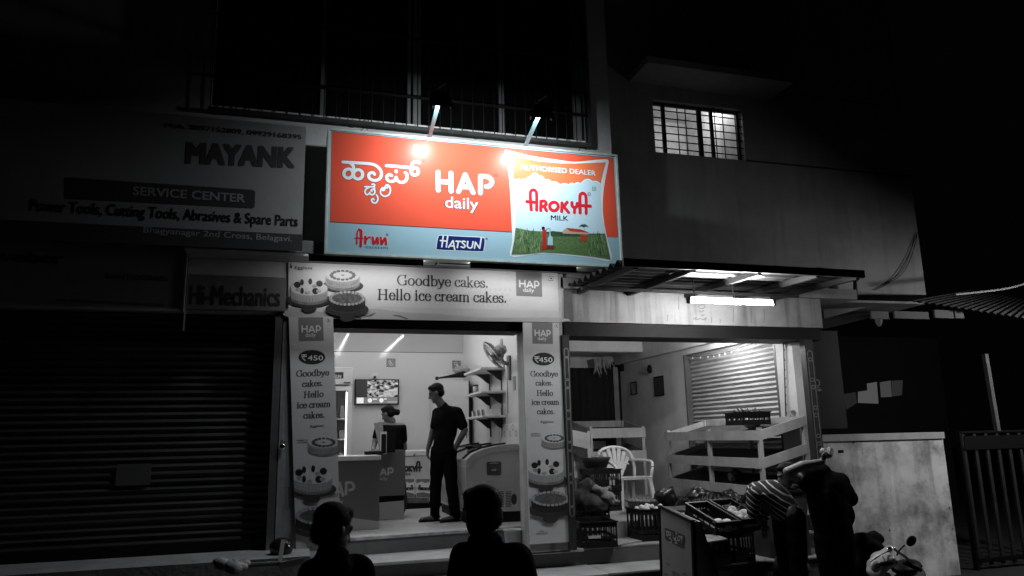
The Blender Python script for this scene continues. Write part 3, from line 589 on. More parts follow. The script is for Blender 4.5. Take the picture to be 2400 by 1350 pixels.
def logo(b, x0, y0, x1, y1, dx, dy, pr, off=.001):
    """grey square with the rounded shop name; (dx, dy) skews its base"""
    w = x1-x0; h = y1-y0; P = lambda u, v: (x0+u*w+dx*v, y0+v*h+dy*u)
    m = MB(); b.poly(m, [P(0, 0), P(1, 0), P(1, 1), P(0, 1)], off); m.build('logo_square', GRYP, pr)
    k = (b.p(*P(1, 0))-b.p(*P(0, 0))).length; m = MB(); L = lambda *q: [P(*a) for a in q]
    for q in (L((.14, .36), (.14, .62)), L((.34, .36), (.34, .62)), L((.14, .49), (.34, .49)), L((.42, .63), (.52, .37), (.54, .37), (.64, .63)), L((.46, .56), (.6, .56)), L((.72, .37), (.72, .64)), L((.72, .37), (.82, .38), (.88, .46), (.84, .54), (.77, .55))): b.stroke(m, q, .055*k, off+.002, 0, len(q) > 4)
    b.text(m, 'daily', P(.26, .83), P(.68, .83), h*.17, off+.002, 0, .02); m.build('logo_lettering', PRW, pr)
def vegm(b, x, y, s, pr, off=.001):
    m = MB(); q = lambda r: [(x-r, y-r), (x+r, y-r), (x+r, y+r), (x-r, y+r)]; b.poly(m, q(s), off); m.build('mark_square', PRW, pr)
    m = MB(); b.poly(m, q(s*.8), off+.001); m.build('mark_ring', INK, pr); m = MB(); b.poly(m, q(s*.62), off+.002); m.build('mark_square', PRW, pr); m = MB(); b.poly(m, arc(x, y, s*.36, s*.36, 0, 360, 14)[:-1], off+.003); m.build('mark_dot', INK, pr)
logo(U3, 1937, 165, 2150, 362, 6, 10, bn); vegm(U3, 2228, 222, 24, bn)
# ---------------------------------------------------------------- pillar posters
def poster(nm, lab, ox, pts, rows, lg, vm, ov, cakes, tail, sub):
    b = Board(YP, .44444, ox, 730); b.clip = pts; o = thing(nm, W(ox+.44*150, 1290, YP), lab, 'poster', 'tall cake posters beside the door')
    MB().prism([b.p(*q, 0) for q in pts], (0, .02, 0)).build('poster_board', PAPER, o)
    logo(b, *lg, o); vegm(b, *vm, o); m = MB(); b.poly(m, arc(ov[0], ov[1], ov[2], ov[3], 0, 360, 26)[:-1], .001); m.build('price_oval', INK, o)
    m = MB(); b.text(m, '450', (ov[0]-22, ov[1]+17), (ov[0]+ov[2]*.82, ov[1]+17), 27, .003, 0, .012); x, y = ov[0]-ov[2]*.62, ov[1]
    for q in ([(x-10, y-12), (x+14, y-12)], [(x-10, y-4), (x+14, y-4)], [(x-8, y-12), (x+4, y-10), (x+6, y-2), (x-8, y+3), (x+8, y+17)]): b.stroke(m, q, .009, .003, 0, False)
    m.build('price_lettering', PRW, o)
    ik = mat('dark_grey_ink', .03, .4, .1)
    for tx, a, bb in rows: m = MB(); P = b.p(*a); Q = b.p(*bb); d = Q-P; serif(m, tx, P, d.normalized(), (0, 0, 1), d.length, .001, 0, 1.25); m.build('poster_lettering', ik, o)
    for tx, a, bb, c in sub: m = MB(); b.text(m, tx, a, bb, c, .001, 0, .012); m.build('small_lettering', ik, o)
    for k, (cx, cy, w, kd) in enumerate(cakes): cake(b, cx, cy, w, kd, .001+.007*k, o, kd != 1)
    return o
poster('cake_poster', 'tall cake poster on the left pillar, half hidden by a dark head', 660, [(38, 32), (271, 26), (314, 1260), (78, 1320)],
       [('Goodbye', (76, 343), (250, 336)), ('cakes.', (108, 397), (219, 391)), ('Hello', (116, 454), (222, 449)), ('ice cream', (80, 510), (258, 501)), ('cakes.', (114, 564), (229, 559))],
       (88, 32, 218, 156, 4, -2), (248, 45, 12), (160, 241, 71, 38), [(222, 690, 165, 1), (160, 870, 215, 0), (190, 1075, 230, 2)], 0, [('Eggless', (152, 612), (222, 606), 12), ('RICH', (132, 1254), (160, 1250), 10), ('CHOCOLATE', (107, 1271), (184, 1258), 10), ('CHERRY &', (80, 684), (136, 682), 8), ('ALMOND', (80, 696), (136, 694), 8), ('CREAM &', (248, 970), (298, 964), 8), ('COOKIES', (248, 982), (298, 976), 8)])
poster('cake_poster', 'tall cake poster on the right pillar with its foot on the step', 1200, [(58, 58), (247, 60), (304, 1215), (97, 1228)],
       [('Goodbye', (97, 342), (241, 342)), ('cakes.', (124, 390), (216, 390)), ('Hello', (130, 444), (217, 444)), ('ice cream', (103, 492), (248, 490)), ('cakes.', (132, 541), (226, 541))],
       (105, 58, 213, 170, 3, 1), (234, 77, 11), (165, 251, 58, 34), [(222, 668, 135, 1), (178, 830, 190, 0), (200, 985, 200, 2)], 0, [('Eggless', (152, 588), (218, 586), 11), ('RICH', (145, 1165), (169, 1163), 9), ('CHOCOLATE', (126, 1178), (188, 1174), 9), ('CHERRY &', (100, 650), (150, 648), 8), ('ALMOND', (100, 661), (150, 659), 8), ('CREAM &', (238, 918), (284, 915), 8), ('COOKIES', (238, 929), (284, 926), 8)])
# ---------------------------------------------------------------- neighbouring upper storey with the lit window
YBW = 1.2
an = thing('upper_annex', (6.5, YBW, 2.98), 'dim plastered upper storey with one lit barred window, right of the orange sign', 'building')
a = W(1529, 232, YBW); c = W(1748, 376, YBW); wx0, wx1, wz0, wz1 = a.x, c.x, c.z, a.z
BW = mat('dusty_plaster', .28, .85, .3, 1.1, .3, drip=.15)
x0, x1, zt = 3.63, 9.38, 10
mb = MB(); mb.box(x0, wx0, YBW, YBW+.2, 2.99, zt).box(wx1, x1, YBW, YBW+.2, 2.99, zt).box(wx0, wx1, YBW, YBW+.2, 2.99, wz0).box(wx0, wx1, YBW, YBW+.2, wz1, zt)
mb.box(x1-.2, x1, YBW+.2, 7, 2.99, zt); mb.build('wall', BW, an)
MB().box(x0, x1-.2, YBW+.2, 7, 2.99, 3.12).build('floor_slab', CONC, an)
m = MB(); z = W(1900, 391, YBW).z; m.box(wx1, x1+.002, YBW-.006, YBW, z-.012, z+.012).box(wx1-.2, x1+.002, YBW-.006, YBW, 6.15, 6.165); m.build('wall_groove', DARK, an)
ss = MB(); f0 = W(1533, 148, .62); f1 = W(1860, 194, .62)
ss.prism([(f0.x-.1, YBW, f0.z-.0), (f0.x-.1, .62, f0.z), (f1.x, .62, f1.z), (f1.x, YBW, f1.z-.0)], (0, 0, .1)); ss.build('sunshade', BW, an)
wn = MB(); wn.box(wx0, wx0+.035, YBW+.1, YBW+.15, wz0, wz1).box(wx1-.035, wx1, YBW+.1, YBW+.15, wz0, wz1).box(wx0, wx1, YBW+.1, YBW+.15, wz0, wz0+.03).box(wx0, wx1, YBW+.1, YBW+.15, wz1-.03, wz1)
for p, w in ((1640, .06), (1556, .045), (1668, .04)): x = W(p, 300, YBW+.12).x; wn.box(x-w/2, x+w/2, YBW+.1, YBW+.15, wz0+.031, wz1-.031)
wo = wn.build('window', BLK, an)
gr = MB()
for k in range(7): z = wz0+.03+(wz1-wz0)*(k+.45)/7.0; gr.cone((wx0-.02, YBW+.03, z), .009, (wx1+.12, YBW+.03, z), .009, 6)
for p in (1590, 1609, 1677, 1696): x = W(p, 305, YBW+.04).x; gr.cone((x, YBW+.045, wz0), .008, (x, YBW+.045, wz1+.1), .008, 6)
gr.build('grille', BLK, wo)
rmb = MB(); d0, d1 = YBW+.2, YBW+1.7
rmb.quad((wx0-.25, d1, wz0-.9), (wx1+.5, d1, wz0-.9), (wx1+.5, d1, wz1+.5), (wx0-.25, d1, wz1+.5)).quad((wx1+.02, d0, wz0-.9), (wx1+.02, d1, wz0-.9), (wx1+.02, d1, wz1+.5), (wx1+.02, d0, wz1+.5))
rmb.quad((wx0-.25, d0, wz0-.9), (wx0-.25, d1, wz0-.9), (wx0-.25, d1, wz1+.5), (wx0-.25, d0, wz1+.5)).quad((wx0-.25, d0, wz1+.5), (wx0-.25, d1, wz1+.5), (wx1+.5, d1, wz1+.5), (wx1+.5, d0, wz1+.5)).quad((wx0-.25, d0, wz0-.9), (wx0-.25, d1, wz0-.9), (wx1+.5, d1, wz0-.9), (wx1+.5, d0, wz0-.9))
rmb.build('room_wall', mat('lamp_lit_wall', .6, .7, .25, 7, .3), an)
x = W(1700, 300, d0+.1).x; MB().quad((x, d0+.25, wz0-.1), (wx1+.01, d0+.25, wz0-.1), (wx1+.01, d0+.25, wz1+.1), (x, d0+.25, wz1+.1)).build('frosted_pane', glass('frosted_pane_glass', .4, .85), wo)
MB().ell((wx0+.95, d0+.35, wz0+.02), (.12, .1, .13)).box(wx0+.7, wx0+1.3, d0+.2, d0+.5, wz0-.4, wz0-.08).build('stored_bundle', DARK, an)
MB().ell((wx1-.28, d0+.42, wz1+.3), (.05, .05, .07)).build('bulb', emit('bulb_glow', (1, 1, 1), 120), an)
wr = MB()
for pts in ([(2150, 545), (2128, 600), (2100, 645), (2068, 672)], [(2150, 548), (2136, 600), (2115, 640), (2075, 668), (2050, 680)]): wr.tube(smooth([W(*q, YBW-.03) for q in pts]), .006, 5)
tag(wr.build('wire', BLK), 'thin loose wires hanging down the lower right corner of the annex wall', 'wire')
pp = MB(); pp.tube([W(1905, 640, .9), W(2003, 652, .9), W(2006, 700, .9)], .035, 8); pp.tube([W(1950, 648, .95), W(1955, 690, .95)], .07, 8); pp.cone(W(2003, 640, .9), .05, W(2003, 658, .9), .05)
tag(pp.build('drain_pipe', mat('grey_pipe', .05, .6, .2)), 'dark drain pipe with an elbow on the roof edge above the tube light', 'pipe')
# ---------------------------------------------------------------- vegetable shop
vs = thing('vegetable_shop', (4.5, .3, -.19), 'single-storey greengrocer shop unit with stained concrete beam and open front', 'building')
XV, YV = 6.1, 5.5
MB().box(2.93, 6.42, 0, .22, 2.285, 2.66).build('front_beam', mat('stained_beam', .27, .75, .2, 4, .3, drip=.6), vs)
MB().box(2.935, 6.4, .03, .45, 2.13, 2.28).build('shutter_box', BLK, vs)
MB().box(2.9, 7.0, .0, 6, 2.67, 2.8).build('roof_slab', CONC, vs)
VW = mat('grubby_white_wall', .62, .7, .25, 1.6, .15, drip=.08)
MB().box(2.92, XV+.3, YV, YV+.1, 0, 2.66).build('back_wall', VW, vs)
MB().box(2.905, 2.95, .31, YV, 0, 2.66).build('side_wall', VW, vs)
sw = MB(); sw.box(XV, XV+.2, .22, .57, 0, 2.66).box(XV, XV+.2, 2.99, YV, 0, 2.66).box(XV+.001, XV+.2, .57, 2.99, 2.26, 2.66); sw.build('side_wall', VW, vs)
MB().box(XV-.12, XV-.001, .45, YV, 2.34, 2.655).build('ceiling_beam', VW, vs)
MB().box(2.95, XV, 4.2, 4.45, 2.45, 2.655).build('ceiling_beam', VW, vs)
MB().box(2.95, XV, .24, YV, 2.661, 2.668).build('ceiling', mat('limewashed_ceiling', .45, .8, .12), vs)
# corrugated side shutter
so = MB(); n = 34; pr = []
for i in range(n*4+1): z = .02+i*(2.24/(n*4)); pr.append((XV+.1+.016*math.sin(i*math.pi/2), z))
v = [(x, y, z) for y in (.575, 2.985) for x, z in pr]; k = len(pr); so.add(v, [(i, i+1, k+i+1, k+i) for i in range(k-1)]); so.build('side_shutter', SHUT, vs)
MB().box(XV-.004, XV+.14, .57, .61, 0, 2.26).box(XV-.004, XV+.14, 2.95, 2.99, 0, 2.26).build('shutter_guide', mat('guide_channel', .1, .5, .3), vs)
# dark doorway with a curtain at the back
dx0 = W(1336, 900, YV-.02).x; dx1 = W(1437, 900, YV-.02).x
cu = MB(); pts = [(dx0-.4+i*.05, YV-.06+.025*math.sin(i*1.9)) for i in range(int((dx1-dx0+.4)/.05)+1)]
cu.add([(x, y, z) for z in (.9, 2.28) for x, y in pts], [(i, i+1, len(pts)+i+1, len(pts)+i) for i in range(len(pts)-1)]); cu.build('doorway_curtain', mat('black_curtain', .012, .9, .4), vs)
MB().box(dx1+.0, dx1+.1, YV-.05, YV-.001, 0, 2.3).build('door_frame', CONC, vs)
MB().box(XV-.35, XV-.001, YV-.045, YV-.002, 0, 2.4).build('niche_sheet', BLK, vs)  # thin black sheet on the wall in place of a recess
fl_ = MB()
for i in range(13):
    p = W(1392+i*3.2, 841-i*.6, YV-.3); L = .38-.022*abs(i-4)+random.uniform(-.08, .03)
    fl_.tube([p, p+Vector((random.uniform(-.02, .04), 0, -L*.5)), p+Vector((random.uniform(-.03, .08), 0, -L))], [.022, .02, .004], 6)
tag(fl_.build('dried_bunch', mat('straw', .34, .9, .4, 20)), 'pale dried bunch hung upside down before the dark curtain', 'dried bunch')
# door posts with slotted guides
def post(px0, px1, yb, lab):
    p0 = W(px0, 900, 0).x; p1 = W(px1, 900, 0).x; o = thing('shutter_post', ((p0+p1)/2, .0, -.0), lab, 'post', 'slotted posts at the vegetable shop')
    MB().box(p0, p1, -.05, .05, -.18, 2.125).build('channel', mat('post_iron', .03, .45, .4, 8), o)
    d = MB(); xm = (p0+p1)/2; w = (p1-p0)*.3; z = 1.92; k = 0
    while z > .2:
        h = .11 if k % 2 else .03
        P = [(xm+w*math.cos(t), -.051, z+h+w*math.sin(t)) for t in (i*math.pi/6 for i in range(7))]+[(xm+w*math.cos(t), -.051, z-h+w*math.sin(t)) for t in (math.pi+i*math.pi/6 for i in range(7))]
        d.ribbon(P, .012, (0, -1, 0), 0, .002, closed=True); z -= .17; k += 1
    d.build('slot_ring', mat('worn_steel', .3, .4, .3, 8, metal=.6), o)
post(1318, 1334, 1270, 'left slotted iron post, next to the cake poster'); post(1889, 1908, 1010, 'right slotted iron post, next to the boundary wall')
# tin canopy, rafters and the tube light
cn = thing('tin_canopy', (4.6, -.6, 2.66), 'corrugated tin canopy on iron rafters over the vegetable shop', 'canopy')
YF = -1.5; prf = []
for i in range(111): y = .0+(YF)*i/110; prf.append((y, 2.70+.026*math.sin(i*.52)-.05*(i/110)))
cm = MB(); kk = len(prf); cm.add([(x, y, z) for x in (2.99, 5.75) for y, z in prf], [(i, i+1, kk+i+1, kk+i) for i in range(kk-1)])
cm.add([(x, y, z+.006) for x in (2.99, 5.75) for y, z in prf], [(i, i+1, kk+i+1, kk+i) for i in range(kk-1)]); cm.build('roof_sheet', mat('tin_sheet', .06, .3, .4, 3, .1, metal=.3), cn)
for x in (3.12, 3.75, 4.5, 5.2, 5.7): MB().bar((x, .0, 2.64), (x, YF+.01, 2.60), .045, .06).build('rafter', mat('rafter_iron', .02, .6, .4), cn)
MB().box(2.98, 5.76, YF-.03, YF+.005, 2.585, 2.665).build('front_angle', MATS['rafter_iron'], cn)
MB().box(2.98, 5.76, -.45, -.41, 2.575, 2.605).build('purlin', MATS['rafter_iron'], cn)
TY = -1.0; ta = W(1617, 706, TY); tb = W(1811, 718, TY); tb.z = ta.z
tl = thing('tube_light', (ta+tb)/2, 'bright white tube light hanging under the tin canopy', 'tube light')
MB().cone(ta, .014, tb, .014, 12).build('tube', emit('street_tube_glow', (1, 1, 1), 400), tl, smooth=True)
MB().box(ta.x-.02, tb.x+.02, TY+.015, TY+.055, ta.z+.0+.02, ta.z+.05).build('batten', WHT, tl)
MB().box(ta.x-.03, ta.x, TY-.02, TY+.02, ta.z-.02, ta.z+.045).box(tb.x, tb.x+.03, TY-.02, TY+.02, ta.z-.02, ta.z+.045).build('lamp_holder', DARK, tl)
MB().cone((ta.x+.55, TY+.035, ta.z+.05), .006, (ta.x+.55, TY+.035, 2.62), .006, 6).cone((ta.x+.08, TY+.035, ta.z+.05), .006, (ta.x+.08, TY+.05, 2.62), .006, 6).build('hanger', BLK, tl)
# stain writing on the beam
sm_ = MB(); 
for pts in ([(1636, 718), (1644, 714), (1652, 717), (1648, 723), (1640, 722), (1636, 718)], [(1625, 748), (1632, 744), (1630, 750), (1640, 747), (1648, 749), (1655, 745), (1652, 751)], [(1638, 726), (1642, 731), (1650, 728)], [(1644, 740), (1650, 738)]): sm_.ribbon(smooth([W(*q, 0) for q in pts]), .009, (0, -1, 0), 0, .002)
for x, z0, z1 in ((1564, 738, 752), (1590, 695, 725), (1667, 744, 757), (1687, 748, 757), (1718, 720, 755), (1760, 722, 756), (1790, 725, 757), (1746, 724, 748)): sm_.ribbon([W(x, z0, 0), W(x+1, (z0+z1)/2, 0), W(x, z1, 0)], .008, (0, -1, 0), 0, .0022)
sm_.build('stain', mat('water_stain', .13, .9, .3), vs)
MB().box(W(1320, 720, 0).x+.01, W(1341, 720, 0).x, -.02, -.001, 2.3, 2.65).build('dark_patch', mat('dark_plaster', .1, .9, .3), vs)  # darker strip at the left end of the beam
bl = thing('bulb', WX(1660, 788, XV-.14), 'round lit bulb by the ceiling inside the vegetable shop', 'bulb')
bp = W(1660, 792, 1.4); bl.location = bp; ORG[bl] = bp
MB().ell(bp, (.05, .05, .055)).build('globe', emit('veg_bulb_glow', (1, 1, 1), 640), bl, smooth=True)
MB().cone(bp+Vector((0, 0, .055)), .022, bp+Vector((.0, 0, .2)), .025).cone(bp+Vector((0, 0, .2)), .008, (bp.x, bp.y, 2.66), .008, 6).build('socket', WPL, bl)
# fairy lights and wall pictures
fy = thing('fairy_lights', WX(1700, 810, XV-.01), 'string of tiny unlit fairy lights sagging across the white roller shutter', 'fairy lights')
ps = [WX(1612, 836, XV-.02), WX(1660, 834, XV-.02), WX(1700, 826, XV-.02), WX(1745, 812, XV-.02), WX(1775, 800, XV-.02)]
MB().tube(smooth(ps), .004, 5).build('string', BLK, fy)
for p in smooth(ps, n=3)[1:]: MB().ell(p+Vector((-.006, 0, -.02)), (.008, .008, .02), 6, 4).build('mini_bulb', WPL, fy)
dp = MB(); P = [WX(1836, 797, XV-.015), WX(1838, 860, XV-.015), WX(1840, 920, XV-.015), WX(1842, 975, XV-.015)]; dp.tube(smooth(P), .009, 5)
for q in smooth(P, n=3): dp.tube([q, q+Vector((-.01, -.03, -.05))], .005, 5)
tag(dp.build('hanging_wire', DARK), 'twisted wire with short tags hanging on the white wall right of the shutter', 'wire')
for px, py, w, h, mm, lb in ((1487, 910, .11, .2, mat('faded_print', .3, .6, .4, 12), 'small pale framed picture, left of the dark one on the greengrocer wall'), (1546, 905, .16, .3, DARK, 'dark framed picture on the greengrocer wall')):
    p = WX(px, py, XV); o = thing('wall_picture', p, lb, 'picture'); MB().box(XV-.012, XV-.002, p.y-w, p.y+w, p.z-h/2, p.z+h/2).build('print', mm, o)
    f = MB(); f.box(XV-.02, XV-.0125, p.y-w-.02, p.y-w, p.z-h/2-.02, p.z+h/2+.02).box(XV-.02, XV-.0125, p.y+w, p.y+w+.02, p.z-h/2-.02, p.z+h/2+.02).box(XV-.02, XV-.0125, p.y-w, p.y+w, p.z+h/2, p.z+h/2+.02).box(XV-.02, XV-.0125, p.y-w, p.y+w, p.z-h/2-.02, p.z-h/2); f.build('frame', BLK, o)
for px, py, lb in ((1526, 866, 'small dark wall hook above the dark framed picture'), (1461, 862, 'dark wall fitting near the niche corner')):
    p = WX(px, py, XV); o = MB(); o.lathe([(.0, .09), (.03, .07), (.05, 0), (.035, -.06), (0, -.07)], p+Vector((-.03, 0, 0)), 10); tag(o.build('wall_fitting', BLK, None, True), lb, 'wall fitting')
# ---------------------------------------------------------------- display racks
RK = mat('white_rack_board', .42, .6, .3, 3, .1, drip=.15); RKD = mat('dark_rack_mesh', .06, .8, .5, 8)
def rack(name, lab, org, along, deep, L, D, posts, levels, tilt, bh=.12):
    """tilted shelves with board fronts; along = direction of the length, deep = direction to the wall"""
    o = thing(name, org, lab, 'display rack', 'white display racks'); O = Vector(org); al = Vector(along); dp = Vector(deep); up = Vector((0, 0, 1))
    top = levels[0]
    for k in range(posts):
        s = L*k/(posts-1); MB().bar(O+al*s, O+al*s+up*(top+.03), .05, .045, (al.y, al.x, 0)).build('front_leg', RK, o)
        MB().bar(O+al*s+dp*D, O+al*s+dp*D+up*(top+tilt), .05, .045, (al.y, al.x, 0)).build('back_leg', RK, o)
    for z in levels:
        g = -dp*.03
        MB().prism([O+g+al*-.03+up*(z-bh), O+g+al*(L+.03)+up*(z-bh), O+g+al*(L+.03)+up*z, O+g+al*-.03+up*z], -dp*.02).build('front_board', RK, o)
        for s in (-.031, L+.011):
            a = O+al*s; MB().prism([a+up*(z-bh), a+dp*D+up*(z-bh+tilt), a+dp*D+up*(z+tilt), a+up*z], al*.02).build('end_board', RK, o)
        a = O+up*(z-bh*.75); MB().prism([a, a+al*L, a+al*L+dp*D+up*tilt, a+dp*D+up*tilt], up*.012).build('shelf', RKD, o)
        if z == top: a = O+dp*D+up*(z-bh+tilt); MB().prism([a, a+al*L, a+al*L+up*bh, a+up*bh], dp*.02).build('back_board', RK, o)
    return o
pa = WX(1780, 1018, 5.42); pb_ = WX(1565, 1008, 5.42)
rack('display_rack', 'long three-tier white rack in front of the roller shutter, dark crate on top', (5.42, pa.y, 0), (0, 1, 0), (1, 0, 0), pb_.y-pa.y, .64, 3, (1.03, .70, .37), .16)
q0 = W(1384, 1012, 4.0); q1 = W(1506, 1012, 4.0)
rack('display_rack', 'white rack along the back, behind the white plastic chair', (q0.x, 4.0, 0), (1, 0, 0), (0, 1, 0), q1.x-q0.x, .8, 2, (1.12, .74), .14, .16)
q2 = W(1378, 1020, 2.2)
rack('display_rack', 'white rack end close to the left slotted post', (q2.x, 2.2, 0), (0, 1, 0), (-1, 0, 0), 1.5, .7, 2, (1.04, .6), .15, .22)
# ---------------------------------------------------------------- boundary wall, yard, gate, roofs on the right
bw = thing('boundary_wall', (7.3, .5, -.9), 'damp-stained boundary wall with a plain coping right of the vegetable shop', 'wall')
YY = .45; bx0 = W(1905, 1100, YY).x; bx1 = W(2230, 1180, YY).x; zc = W(2059, 1016, YY).z
MB().box(bx0, bx1, YY, YY+.2, -.9, zc-.095).build('wall', mat('stained_yard_wall', 1.0, .9, .85, 2.0, .5, drip=.35), bw)
MB().box(bx0, bx1+.008, YY-.03, YY+.23, zc-.088, zc).build('coping', mat('coping_plaster', .7, .85, .25, 3, .3), bw, bevel=.006)
hk = MB()
for px, py, r in ((1917, 1037, .012), (2000, 1037, .014), (2062, 1036, .007), (2022, 1062, .006), (2085, 1243, .01), (2225, 1190, .01), (2232, 1240, .01)): p = W(px, py, YY-.002); hk.cone(p, r, p+Vector((0, -.004, 0)), r, 8)
p = W(1971, 1058, YY-.002); hk.box(p.x-.04, p.x+.04, YY-.006, YY-.001, p.z-.018, p.z+.018); hk.build('bolt_hole', BLK, bw)
bc = MB(); bc.box(6.32, 6.8, .2, .3, 1.03, 2.28); tag(bc.build('side_panel', mat('dark_panel', .006, .7, .3)), 'dark flat panel beside the right slotted post', 'panel')
sk = MB(); p = W(1916, 897, -.055); P = [(p.x+.032*math.cos(t), .19, p.z+.032*math.sin(t)) for t in (i*math.pi/8 for i in range(16))]
p = W(1916, 897, .19)
sk.ribbon([(p.x+.036*math.cos(t), .196, p.z+.04*math.sin(t)) for t in (i*math.pi/8 for i in range(16))], .018, (0, -1, 0), closed=True); sk.box(p.x-.05, p.x+.05, .192, .196, p.z-.105, p.z-.078); sk.box(p.x-.05, p.x+.03, .193, .196, p.z-.065, p.z-.055)
tag(sk.build('sticker', mat('pale_sticker', .3, .5, .1)), 'pale round sticker with a bar below on the dark panel', 'sticker')
yh = thing('yard_house', (9, 5.5, -.9), 'unlit low house behind the boundary wall with glowing panels for lit openings', 'house')
MB().box(6.35, 14, 5.5, 5.7, -.9, 3.0).build('wall', mat('dark_house_wall', .01, .9, .4, 2), yh)
for pg, e in (([(2033, 899), (2055, 895), (2059, 946), (2012, 944), (2012, 918), (2034, 915)], .075), ([(2063, 896), (2088, 892), (2090, 930), (2066, 931)], .05), ([(2091, 892), (2116, 891), (2114, 926), (2092, 929)], .022), ([(1978, 924), (2006, 919), (2008, 945), (1984, 960)], .014)):
    MB().prism([W(*q, 5.48) for q in pg], (0, .015, 0)).build('opening_glow_panel', emit('room_glow_%d' % (e*1000), (1, 1, 1), e), yh)  # glowing panels stand in for lit walls seen through gaps
for x, w in ((7.6, .05), (10.0, .04)): MB().box(x, x+w, 5.3, 5.35, -.9, 2.9).build('post', mat('dark_house_post', .06, .8, .3), yh)
MB().bar(W(2308, 830, .6), W(2338, 1010, .6), .06).build('post', mat('pale_post', .12, .7, .3), yh)
tr = thing('tin_roof', W(2150, 720, .4), 'low tin roof with pale boards under its edge, above the boundary wall', 'roof')
z = W(2100, 722, .4).z
MB().prism([(6.5, .25, z+.02), (8.3, .2, z+.03), (8.3, 5.4, z-.1), (6.5, 5.4, z-.1)], (0, 0, .03)).build('roof_sheet', mat('old_tin', .22, .6, .4, 3, .2, metal=.3), tr)
q0, q1, q2, q3 = W(2130, 706, .2), W(2470, 758, -.1), W(2480, 716, 2.6), W(2272, 681, 2.6)
rs = MB(); N = 40
for i in range(N):
    a = q0.lerp(q1, i/N); b = q0.lerp(q1, (i+1)/N); c = q3.lerp(q2, (i+1)/N); d = q3.lerp(q2, i/N); u = Vector((0, 0, .02 if i % 2 else 0)); w = Vector((0, 0, 0 if i % 2 else .02)); rs.quad(a+u, b+w, c+w, d+u)
rs.build('sloping_sheet', mat('light_tin', .16, .5, .4, 3, .2, metal=.4), tr)
pt_ = mat('pale_board', .13, .8, .25, 4)
for p0, p1 in (((1932, 725), (2030, 745)), ((2042, 729), (2084, 748)), ((2096, 729), (2178, 748)), ((2190, 726), (2236, 746)), ((2237, 726), (2260, 746))):
    a = W(*p0, .35); b = W(*p1, .35)
    if p0[0] == 1932: MB().prism([W(1930, 726, .35), W(2030, 720, .35), W(1932, 747, .35)], (0, .03, 0)).build('eave_board', pt_, tr)
    else: MB().box(a.x, b.x, .35, .38, b.z, a.z).build('eave_board', pt_, tr)
tag(MB().tube(smooth([W(2240, 690, .3), W(2300, 684, .3), W(2360, 676, .3), W(2420, 660, .3)]), .014, 6).build('service_cable', mat('pale_cable', .35, .6)), 'pale cable rising over the tin roof at the right edge', 'cable')
lj = W(2060, 757, .3); o = MB(); o.cone(lj, .045, lj+Vector((0, 0, .06)), .05).ell(lj, (.04, .04, .05)); tag(o.build('yard_lamp', mat('dull_glass', .25, .15, .1), None, True), 'small unlit glass lamp under the pale eave boards', 'lamp')
gt = thing('yard_gate', W(2300, 1200, .6), 'dark iron yard gate with upright bars right of the boundary wall', 'gate')
g0 = W(2256, 1012, .6); g1 = W(2352, 1012, .6); gb = MB()
for k in range(9): x = g0.x+(g1.x+.9-g0.x)*k/8; gb.box(x-.025, x+.025, .6, .63, -.85, g0.z-.02)
gb.build('bars', mat('gate_iron', .03, .6, .4), gt)
gf = MB()
for z in (g0.z-.02, g0.z-.25, -.8): gf.box(g0.x-.06, g1.x+1, .58, .65, z, z+.05 if z < 0 else z+.03)
gf.box(g0.x-.08, g0.x-.04, .58, .65, -.9, g0.z).box(g0.x, g1.x+.9, .59, .64, g0.z-.22, g0.z-.06); gf.build('frame', BLK, gt)
# ---------------------------------------------------------------- left shop: shutter and boards
ls = thing('closed_shop', (-3, 0, -.9), 'closed hardware shop in darkness on the left, roller shutter down', 'shop')
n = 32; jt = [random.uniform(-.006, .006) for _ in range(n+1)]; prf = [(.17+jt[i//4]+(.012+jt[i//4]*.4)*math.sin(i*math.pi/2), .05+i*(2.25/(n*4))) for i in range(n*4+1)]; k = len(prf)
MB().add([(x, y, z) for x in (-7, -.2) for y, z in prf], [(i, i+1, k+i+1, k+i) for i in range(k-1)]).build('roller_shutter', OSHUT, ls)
p = W(651, 1060, 0); MB().box(-.2, -.13, -.01, .22, -.0, 2.3).build('shutter_guide', STEEL, ls)
MB().box(-7, -.2, .1, .22, 0, .1).build('bottom_rail', BLK, ls)
a = W(274, 1088, .15); b = W(352, 1136, .15); nt_ = MB(); nt_.box(a.x, b.x, .145, .15, b.z, a.z); tag(nt_.build('paper_notice', mat('grey_paper', .07, .8, .15)), 'blank pale paper sheet stuck on the dark roller shutter', 'notice')
YM = -.43; ms = thing('hardware_sign', (-1.7, YM, 2.9), 'large white hardware shop sign left of the orange sign, mostly in darkness', 'sign')
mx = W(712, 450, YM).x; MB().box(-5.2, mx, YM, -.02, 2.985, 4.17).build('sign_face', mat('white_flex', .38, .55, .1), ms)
M1 = Board(YM, .30833, 0, 200)
m = MB(); M1.text(m, 'MAYANK', (1420, 590), (2232, 625), 160, .003, 0, .07); m.build('grey_lettering', mat('dark_red_grey_ink', .08, .5, .1), ms)
m = MB(); M1.text(m, 'Mob. 8897152809, 09929168395', (1255, 320), (2290, 412), 38, .003, 0, .02); m.build('phone_lettering', INK, ms); m = MB(); M1.text(m, 'Power Tools, Cutting Tools, Abrasives & Spare Parts', (230, 950), (2262, 1072), 88, .003, 0, .03); m.build('black_lettering', INK, ms)
m = MB(); M1.poly(m, [(500, 700), (1925, 795), (1940, 810), (1936, 925), (1920, 935), (500, 860)], .003); M1.poly(m, [(0, 1020), (2303, 1135), (2296, 1262), (0, 1165)], .003); m.build('dark_band', mat('dark_band_print', .06, .5, .1), ms)
